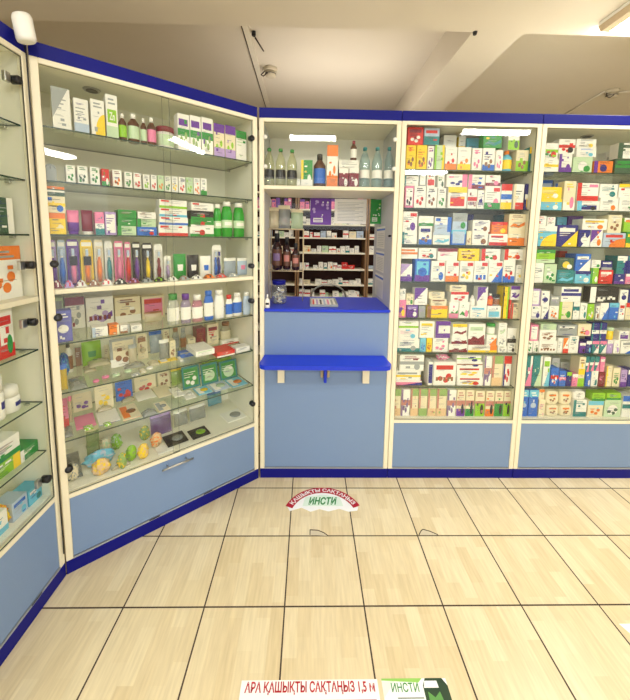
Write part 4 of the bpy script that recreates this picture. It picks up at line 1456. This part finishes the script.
# dispensary racks behind
RY = 3.95
WOOD = mat('brown_rack_side', (150, 116, 84), .5); DARK = mat('dark_maroon_board', (64, 26, 24), .6)
RZ = [hit(330, y, (0, 1, 0), RY).z for y in (297, 284.5, 269, 252.5, 237.5, 224)]
RZ = RZ+[RZ[-1]+.17, RZ[-1]+.36]
def rack(x0, x1, label, word, seed, only=None, top=None):
    o = empty('shelf_rack', (x0, RY, 0)); tag(o, label, 'shelving', 'dispensary racks'); W_ = x1-x0; Ht = RZ[-1]+.12
    for a_ in (0, W_-.018):
        mb = MB(); mb.box((a_, 0, 0), (a_+.018, .3, Ht), WOOD); mb.obj('side_panel', o)
    mb = MB(); mb.box((.018, .29, 0), (W_-.018, .3, Ht), DARK); mb.obj('back_panel', o)
    for z in [.1, .4]+RZ:
        mb = MB(); mb.box((.0185, .002, z-.018), (W_-.0185, .2895, z), INNER); mb.obj('shelf', o)
    r_ = random.Random(seed)
    for si, z in enumerate(RZ[:-1]):
        if only and si not in only: continue
        nm = ['first', 'second', 'third', 'fourth', 'fifth', 'sixth', 'seventh'][si]
        x = .025; n_ = 0
        while x < W_-.07:
            if r_.random() < .16 : x += r_.uniform(.03, .07)
            w_ = r_.uniform(.035, .085); h_ = r_.uniform(.035, .085) if si < 6 else r_.uniform(.08, .13)
            if x+w_ > W_-.025: break
            n_ += 1
            if si == 6: base = r_.choice('iwpi'); cd = r_.choice(['Tw bp', 'wi tp', 'Tp', 'bi'])
            elif si == 4 and x < .22: base, cd = 'w', r_.choice(['rr Tr', 'br'])
            elif si == 2 and .62 < x/W_ < .8: base, cd = 'r', 'xw'
            else: base = r_.choice('wwwwwwcwuwq'); cd = r_.choice(['', 'xs', 'Xs', 'bs', 'xu', 'es', 'bt', 'mr', 'eo'])
            ob = mk_box(w_, h_, r_.uniform(.06, .1), base, cd, 'dispensary_carton')
            place(ob, x0+x, RY+.02+r_.uniform(0, .02), z+.0004, f"small {CNAME[base]} carton, {NUMW[n_]} from left, {nm} level up, {word}", 'carton', 'cartons on the dispensary racks')
            x += w_+r_.uniform(.002, .012)
rack(-.055, .765, 'white shelved rack with dark back, framed in middle of the hatch', 'middle rack', 11)
rack(.775, 1.5, 'white shelved rack seen as narrow strip beside the hatch side wall', 'strip rack', 12, only=(1, 2, 3, 4, 5))
rack(-.9, -.065, 'white shelved rack behind the wire stand, mostly hidden', 'hidden rack', 13, only=(2, 3, 4, 5, 6))
# small green and brown bottles at the foot of the middle rack
for i, px in enumerate((306, 309.5, 313)):
    a_ = hit(px, 290, (0, 1, 0), 3.75)
# ------------------------------------------------------------------ floor stickers
SW = mat('sticker_white', (248, 248, 244), .35); SR = mat('sticker_red', (178, 8, 34), .35); SG = mat('sticker_green', (10, 130, 40), .35); SP = mat('sticker_pale_green', (226, 242, 224), .35); SDG = mat('sticker_dark_green', (28, 60, 30), .35)
cx_, R1, R2 = .178, .228, .186
cy_ = 1.865-R1
t0, t1 = math.radians(24), math.radians(157)
o = empty('floor_sticker', (cx_, cy_, 0)); tag(o, 'worn arched red and white floor sticker lettered in red arc and green', 'sticker')
def ring(ra, rb, z, m, a0=t0, a1=t1, n=28):
    mb = MB()
    for i in range(n):
        p, q = a0+(a1-a0)*i/n, a0+(a1-a0)*(i+1)/n
        mb.face([(ra*math.cos(p), ra*math.sin(p), z), (rb*math.cos(p), rb*math.sin(p), z), (rb*math.cos(q), rb*math.sin(q), z), (ra*math.cos(q), ra*math.sin(q), z)], m)
    return mb
mb = ring(R2, R1, .0016, SR); mb.obj('red_arc', o)
n = 26; mb = MB(); ol = [(R2*1.0*math.cos(t0+(t1-t0)*i/n), R2*math.sin(t0+(t1-t0)*i/n)) for i in range(n+1)]
low = [(-.185, .055), (-.12, .078), (-.07, .05), (-.02, .068), (.03, .052), (.09, .07), (.14, .05), (.19, .058)]
ol = [(.2, .085)]+ol+[(-.2, .085)]+low
mb.slab(list(ol), .0002, .0012, SW)
mb.obj('white_field', o)
mb = MB(); mb.slab([(-.115, .088), (.115, .088), (.1, .155), (0, .172), (-.1, .155)], .0013, .0015, SP); mb.obj('green_tint', o)
mb = MB()
vs, fs = text_faces('ҚАШЫҚТЫ САҚТАҢЫЗ', 1, .025)
xa_ = min(v[0] for v in vs); xb_ = max(v[0] for v in vs); Lr = xb_-xa_; b0 = len(mb.v)
A0, A1 = math.radians(150), math.radians(30)
for u, v in vs:
    a = A0+(A1-A0)*(u-xa_)/Lr; r_ = R2+.009+v*.033
    mb.v.append((r_*math.cos(a), r_*math.sin(a), .0020))
for f in fs: mb.f.append(tuple(b0+i for i in f)); mb.mi.append(mb.mid(SW)); mb.sm.append(False)
mb.obj('arc_lettering', o)
mb = MB(); put_text(mb, 'ИНСТИ', lambda u, v: (-.082+u, .097+v, .0020), SG, fit=(.165, .056), offset=.035, shear=.3); mb.obj('green_lettering', o)

o = empty('floor_sticker', (-.129, .983, 0)); tag(o, 'white rectangular floor sticker with red distance lettering at bottom of photo', 'sticker')
mb = MB(); mb.box((0, -.30, .0002), (.462, -.002, .0012), SW); mb.obj('white_sheet', o)
mb = MB(); put_text(mb, 'АРА ҚАШЫҚТЫ САҚТАҢЫЗ 1,5 м', lambda u, v: (.014+u, -.0395+v, .0016), SR, fit=(.436, .034), offset=.026)
mb.box((.012, -.056, .0013), (.45, -.053, .0016), SR); mb.obj('red_lettering', o)
o = empty('floor_sticker', (.347, .983, 0)); tag(o, 'white and green floor sticker with dark green picture beside red lettered one', 'sticker')
mb = MB(); mb.box((0, -.30, .0002), (.222, -.001, .0012), SW); mb.obj('white_sheet', o)
mb = MB(); mb.slab([(.0, -.001), (.14, -.001), (.125, -.012), (0, -.006)], .0013, .0015, mat('sticker_lime', (150, 206, 96), .35)); mb.slab([(.0, -.008), (.045, -.008), (.0, -.05)], .0013, .0015, SP); mb.obj('green_corner', o)
mb = MB(); put_text(mb, 'ИНСТИ', lambda u, v: (.03+u, -.036+v, .0017), SG, fit=(.092, .024), offset=.012)
for k in range(3): mb.box((.045+.01*k, -.052-.009*k, .0013), (.132, -.049-.009*k, .0016), mat('sticker_grey', (120, 130, 120), .4))
mb.obj('green_lettering', o)
mb = MB(); mb.slab([(.134, -.30), (.222, -.30), (.222, -.02), (.208, -.001), (.150, -.001), (.138, -.02)], .0013, .0017, SDG)
mb.slab([(.14, -.026), (.19, -.026), (.188, -.008), (.146, -.008)], .0018, .0020, SW)
mb.slab([(.145, -.10), (.205, -.10), (.19, -.035), (.17, -.05), (.15, -.035)], .0018, .0020, mat('sticker_leaf', (90, 150, 70), .4)); mb.obj('dark_picture', o)
p = hit(619, 624, (0, 0, 1), 0)
mb = MB(); mb.slab([(p.x, p.y), (p.x+.055, p.y-.135), (p.x+.3, p.y-.135), (p.x+.3, p.y)], .0002, .0012, SW); o = mb.obj('floor_sticker'); tag(o, 'blank white floor sticker cut by the photo edge', 'sticker')

# ------------------------------------------------------------------ things above
o = empty('motion_sensor', (-.985, 1.35, 2.2175)); tag(o, 'white motion sensor on bracket at top corner of slanted cabinet', 'sensor')
mb = MB(); mb.box((-.03, -.02, .0), (.012, .02, .012), WHITEP, .003); mb.tube([(-.01, -.01, .008), (.0, -.03, .018), (.03, -.05, .012)], .009, WHITEP); mb.obj('bracket', o)
mb = MB(); mb.lathe([(.02, -.05), (.03, -.046), (.033, -.036), (.033, .03), (.029, .042), (.018, .046)], WHITEP, n=22, sy=.7); mb.xf(Matrix.Translation((.048, -.062, .006)) @ Matrix.Rotation(-.14, 4, 'Y')); mb.obj('sensor_head', o)
mb = MB(); mb.tube([(.012, -.03, .005), (.018, -.022, -.06), (.0155, -.018, -.5), (.0155, -.018, -2.1)], .0026, BLACKP, 6)
mb.obj('cable', o)
CW = mat('pale_conduit', (226, 218, 200), .6)
a_, b_ = hit(245, 22, (0, 0, 1), 2.99), hit(268.5, 108, (0, 0, 1), 2.99)
mb = MB(); a_ = Vector((a_.x, 2.16, 2.99)); mb.box((-.022, 0, -.02), (.022, (b_-a_).length+.7, .0), CW)
o = mb.obj('cable_duct'); o.location = (a_.x, a_.y, 3.0); o.rotation_euler = (0, 0, -math.atan2(b_.x-a_.x, b_.y-a_.y)); tag(o, 'thin pale cable duct running along the ceiling behind small box detector', 'cable duct')
q = MB(); q.tube([(-.029, 0, -.006), (-.029, (b_-a_).length+.7, -.006)], .005, mat('dark_cable', (70, 56, 44), .6)); q.obj('cable', o)
def detector(px, py, label, sd):
    p = hit(px, py, (0, 0, 1), 2.985)
    p.x += .05 if sd > 0 and px < 400 else 0
    o = empty('smoke_detector', (p.x, p.y, 3.0)); tag(o, label, 'detector', 'ceiling detectors')
    mb = MB(); mb.lathe([(.055, -.03), (.06, -.015), (.06, -.0005)], mat('aged_white_plastic', (206, 196, 172), .5), n=24); mb.obj('base', o)
    mb = MB(); mb.lathe([(.03, -.075), (.045, -.07), (.048, -.05), (.04, -.0305)], mat('aged_white_plastic', (206, 196, 172), .5), n=24); mb.lathe([(.038, -.056), (.05, -.054), (.05, -.049), (.038, -.047)], BLACKP, n=20); mb.obj('sensor_head', o)
    mb = MB(); mb.tube([(-.05*sd, 0, -.02), (-.08*sd, -.03, -.07), (-.06*sd, -.05, -.09), (-.02*sd, -.05, -.06)], .005, mat('dark_cable', (70, 56, 44), .6), 6); mb.obj('cable', o)
    return p
detector(265, 70, 'round detector with dangling wire beside the ceiling cable duct', 1)
pd = detector(612, 92, 'round detector with slanting conduit above the far cabinet', 1)
e_ = hit(556, 120, (0, 0, 1), 2.985)
mb = MB(); mb.tube([(pd.x-.07, pd.y+.01, 2.99), (e_.x, e_.y, 2.99)], .009, CW); o = mb.obj('conduit'); tag(o, 'thin slanting conduit on ceiling ending at the far detector', 'conduit')
mb = MB(); mb.tube([(pd.x+.07, pd.y+.02, 2.99), (pd.x+.5, pd.y-.1, 2.99)], .009, CW); o = mb.obj('conduit'); tag(o, 'short conduit leaving the far detector towards the photo edge', 'conduit')
p = hit(251, 36, (0, 0, 1), 2.97); mb = MB(); mb.lathe([(.012, -.03), (.016, -.025), (.016, 0)], BLACKP, n=14)
mb.tube([(0, 0, -.02), (.03, .02, -.06), (.06, .1, -.08), (.05, .16, -.05), (.0, .06, -.01)], .004, mat('dark_cable', (70, 56, 44), .6), 6); o = mb.obj('cable_clip'); place(o, p.x+.02, p.y, 3.0, 'black clip with loose wire loop near start of ceiling duct', 'cable clip')
p = hit(154, 19, (0, 0, 1), 2.98); mb = MB(); mb.lathe([(.012, -.02), (.016, 0)], BLACKP, n=14); o = mb.obj('ceiling_hook'); place(o, p.x, p.y+.02, 3.0, 'small black fixing on the ceiling above the slanted cabinet', 'hook')
p = hit(471, 37, (0, 0, 1), 2.75); mb = MB(); mb.lathe([(.010, -.016), (.014, 0)], BLACKP, n=12); o = mb.obj('ceiling_hook'); place(o, p.x, p.y-.05, 2.75, 'small dark fixing at the near end of the ceiling beam', 'hook')
# surface lamps
LAMP = emit_mat('lamp_diffuser', (252, 251, 248), 94)
CAPM = mat('lamp_end_cap', (196, 176, 146), .5)
def lamp(x0, y0, x1, y1, z, label, m=LAMP):
    o = empty('ceiling_lamp', ((x0+x1)/2, (y0+y1)/2, z)); tag(o, label, 'lamp', 'ceiling lamps'); hx, hy = (x1-x0)/2, (y1-y0)/2
    mb = MB(); mb.box((-hx, -hy, -.02), (hx, hy, -.0005), WHITEP, .003)
    for s_ in (-1, 1):
        ol_ = [(-hy, -.0205), (-hy+.02, -.06), (hy-.02, -.06), (hy, -.0205)]
        xa_, xb_ = (s_*hx, s_*(hx-.05)); xa_, xb_ = min(xa_, xb_), max(xa_, xb_)
        mb.face([(xa_, y_, z_) for y_, z_ in ol_], CAPM); mb.face([(xb_, y_, z_) for y_, z_ in reversed(ol_)], CAPM)
        for i in range(4):
            p_, q_ = ol_[i], ol_[(i+1) % 4]
            mb.face([(xa_, p_[0], p_[1]), (xb_, p_[0], p_[1]), (xb_, q_[0], q_[1]), (xa_, q_[0], q_[1])], CAPM)
    mb.obj('housing', o)
    mb = MB(); mb.lathe([(1, 0), (1, 1)], m, n=4)
    mb = MB(); ol_ = [(-hy+.004, -.0205), (-hy+.022, -.058), (hy-.022, -.058), (hy-.004, -.0205)]
    for i in range(3):
        p_, q_ = ol_[i], ol_[i+1]
        mb.face([(-hx+.051, p_[0], p_[1]), (hx-.051, p_[0], p_[1]), (hx-.051, q_[0], q_[1]), (-hx+.051, q_[0], q_[1])], m)
    mb.obj('diffuser', o)
lamp(-.22, -.38, .44, -.27, 2.75, 'ceiling lamp above the camera, mirrored in the hatch door glass')
lamp(1.72, -.02, 2.58, .09, 2.75, 'ceiling lamp mirrored in the medicine cabinet glass')
lamp(1.72, 1.80, 2.6, 2.03, 2.75, 'lit ceiling lamp with tan end cap cut by photo edge above far cabinet')
lamp(-1.9, -.6, -1.2, -.45, 2.75, 'ceiling lamp beyond the near side cabinet')
lamp(-1.5, -2.4, -.8, -2.15, 2.75, 'ceiling lamp deep in the room behind the viewer')
lamp(1.72, -2.4, 2.58, -2.15, 2.75, 'second ceiling lamp deep in the room behind the viewer')
LAMP2 = emit_mat('strip_diffuser', (255, 246, 236), 60)
o = empty('strip_lamp', (.3, 3.1, 2.35)); tag(o, 'hanging strip lamp over the dispensary racks, hidden by the cabinets', 'lamp')
mb = MB(); mb.box((-.6, .02, 0), (.6, .05, .02), WHITEP, .003); mb.obj('housing', o)
for x_ in (-.3, .3):
    mb = MB(); mb.tube([(x_, .05, .01), (x_, 1.145, .01), (x_, 1.145, RZ[-1]+.12-2.35)], .006, CHROME, 6); mb.obj('bracket', o)
mb = MB(); mb.tube([(-.58, 0, .01), (.58, 0, .01)], .014, LAMP2, 10); mb.obj('tube', o)

# ------------------------------------------------------------------ added world fill, entering where the front wall is left out
wd = bpy.data.worlds.new('world'); SC.world = wd; wd.use_nodes = True
bg = wd.node_tree.nodes['Background']; bg.inputs[0].default_value = (.97, .98, 1, 1); bg.inputs[1].default_value = 1.7
SC.view_settings.view_transform = 'Standard'; SC.view_settings.look = 'None'; SC.view_settings.exposure = -0.18; SC.view_settings.gamma = 1
SC.cycles.transparent_max_bounces = 24; SC.cycles.max_bounces = 8; SC.cycles.caustics_reflective = False; SC.cycles.caustics_refractive = False
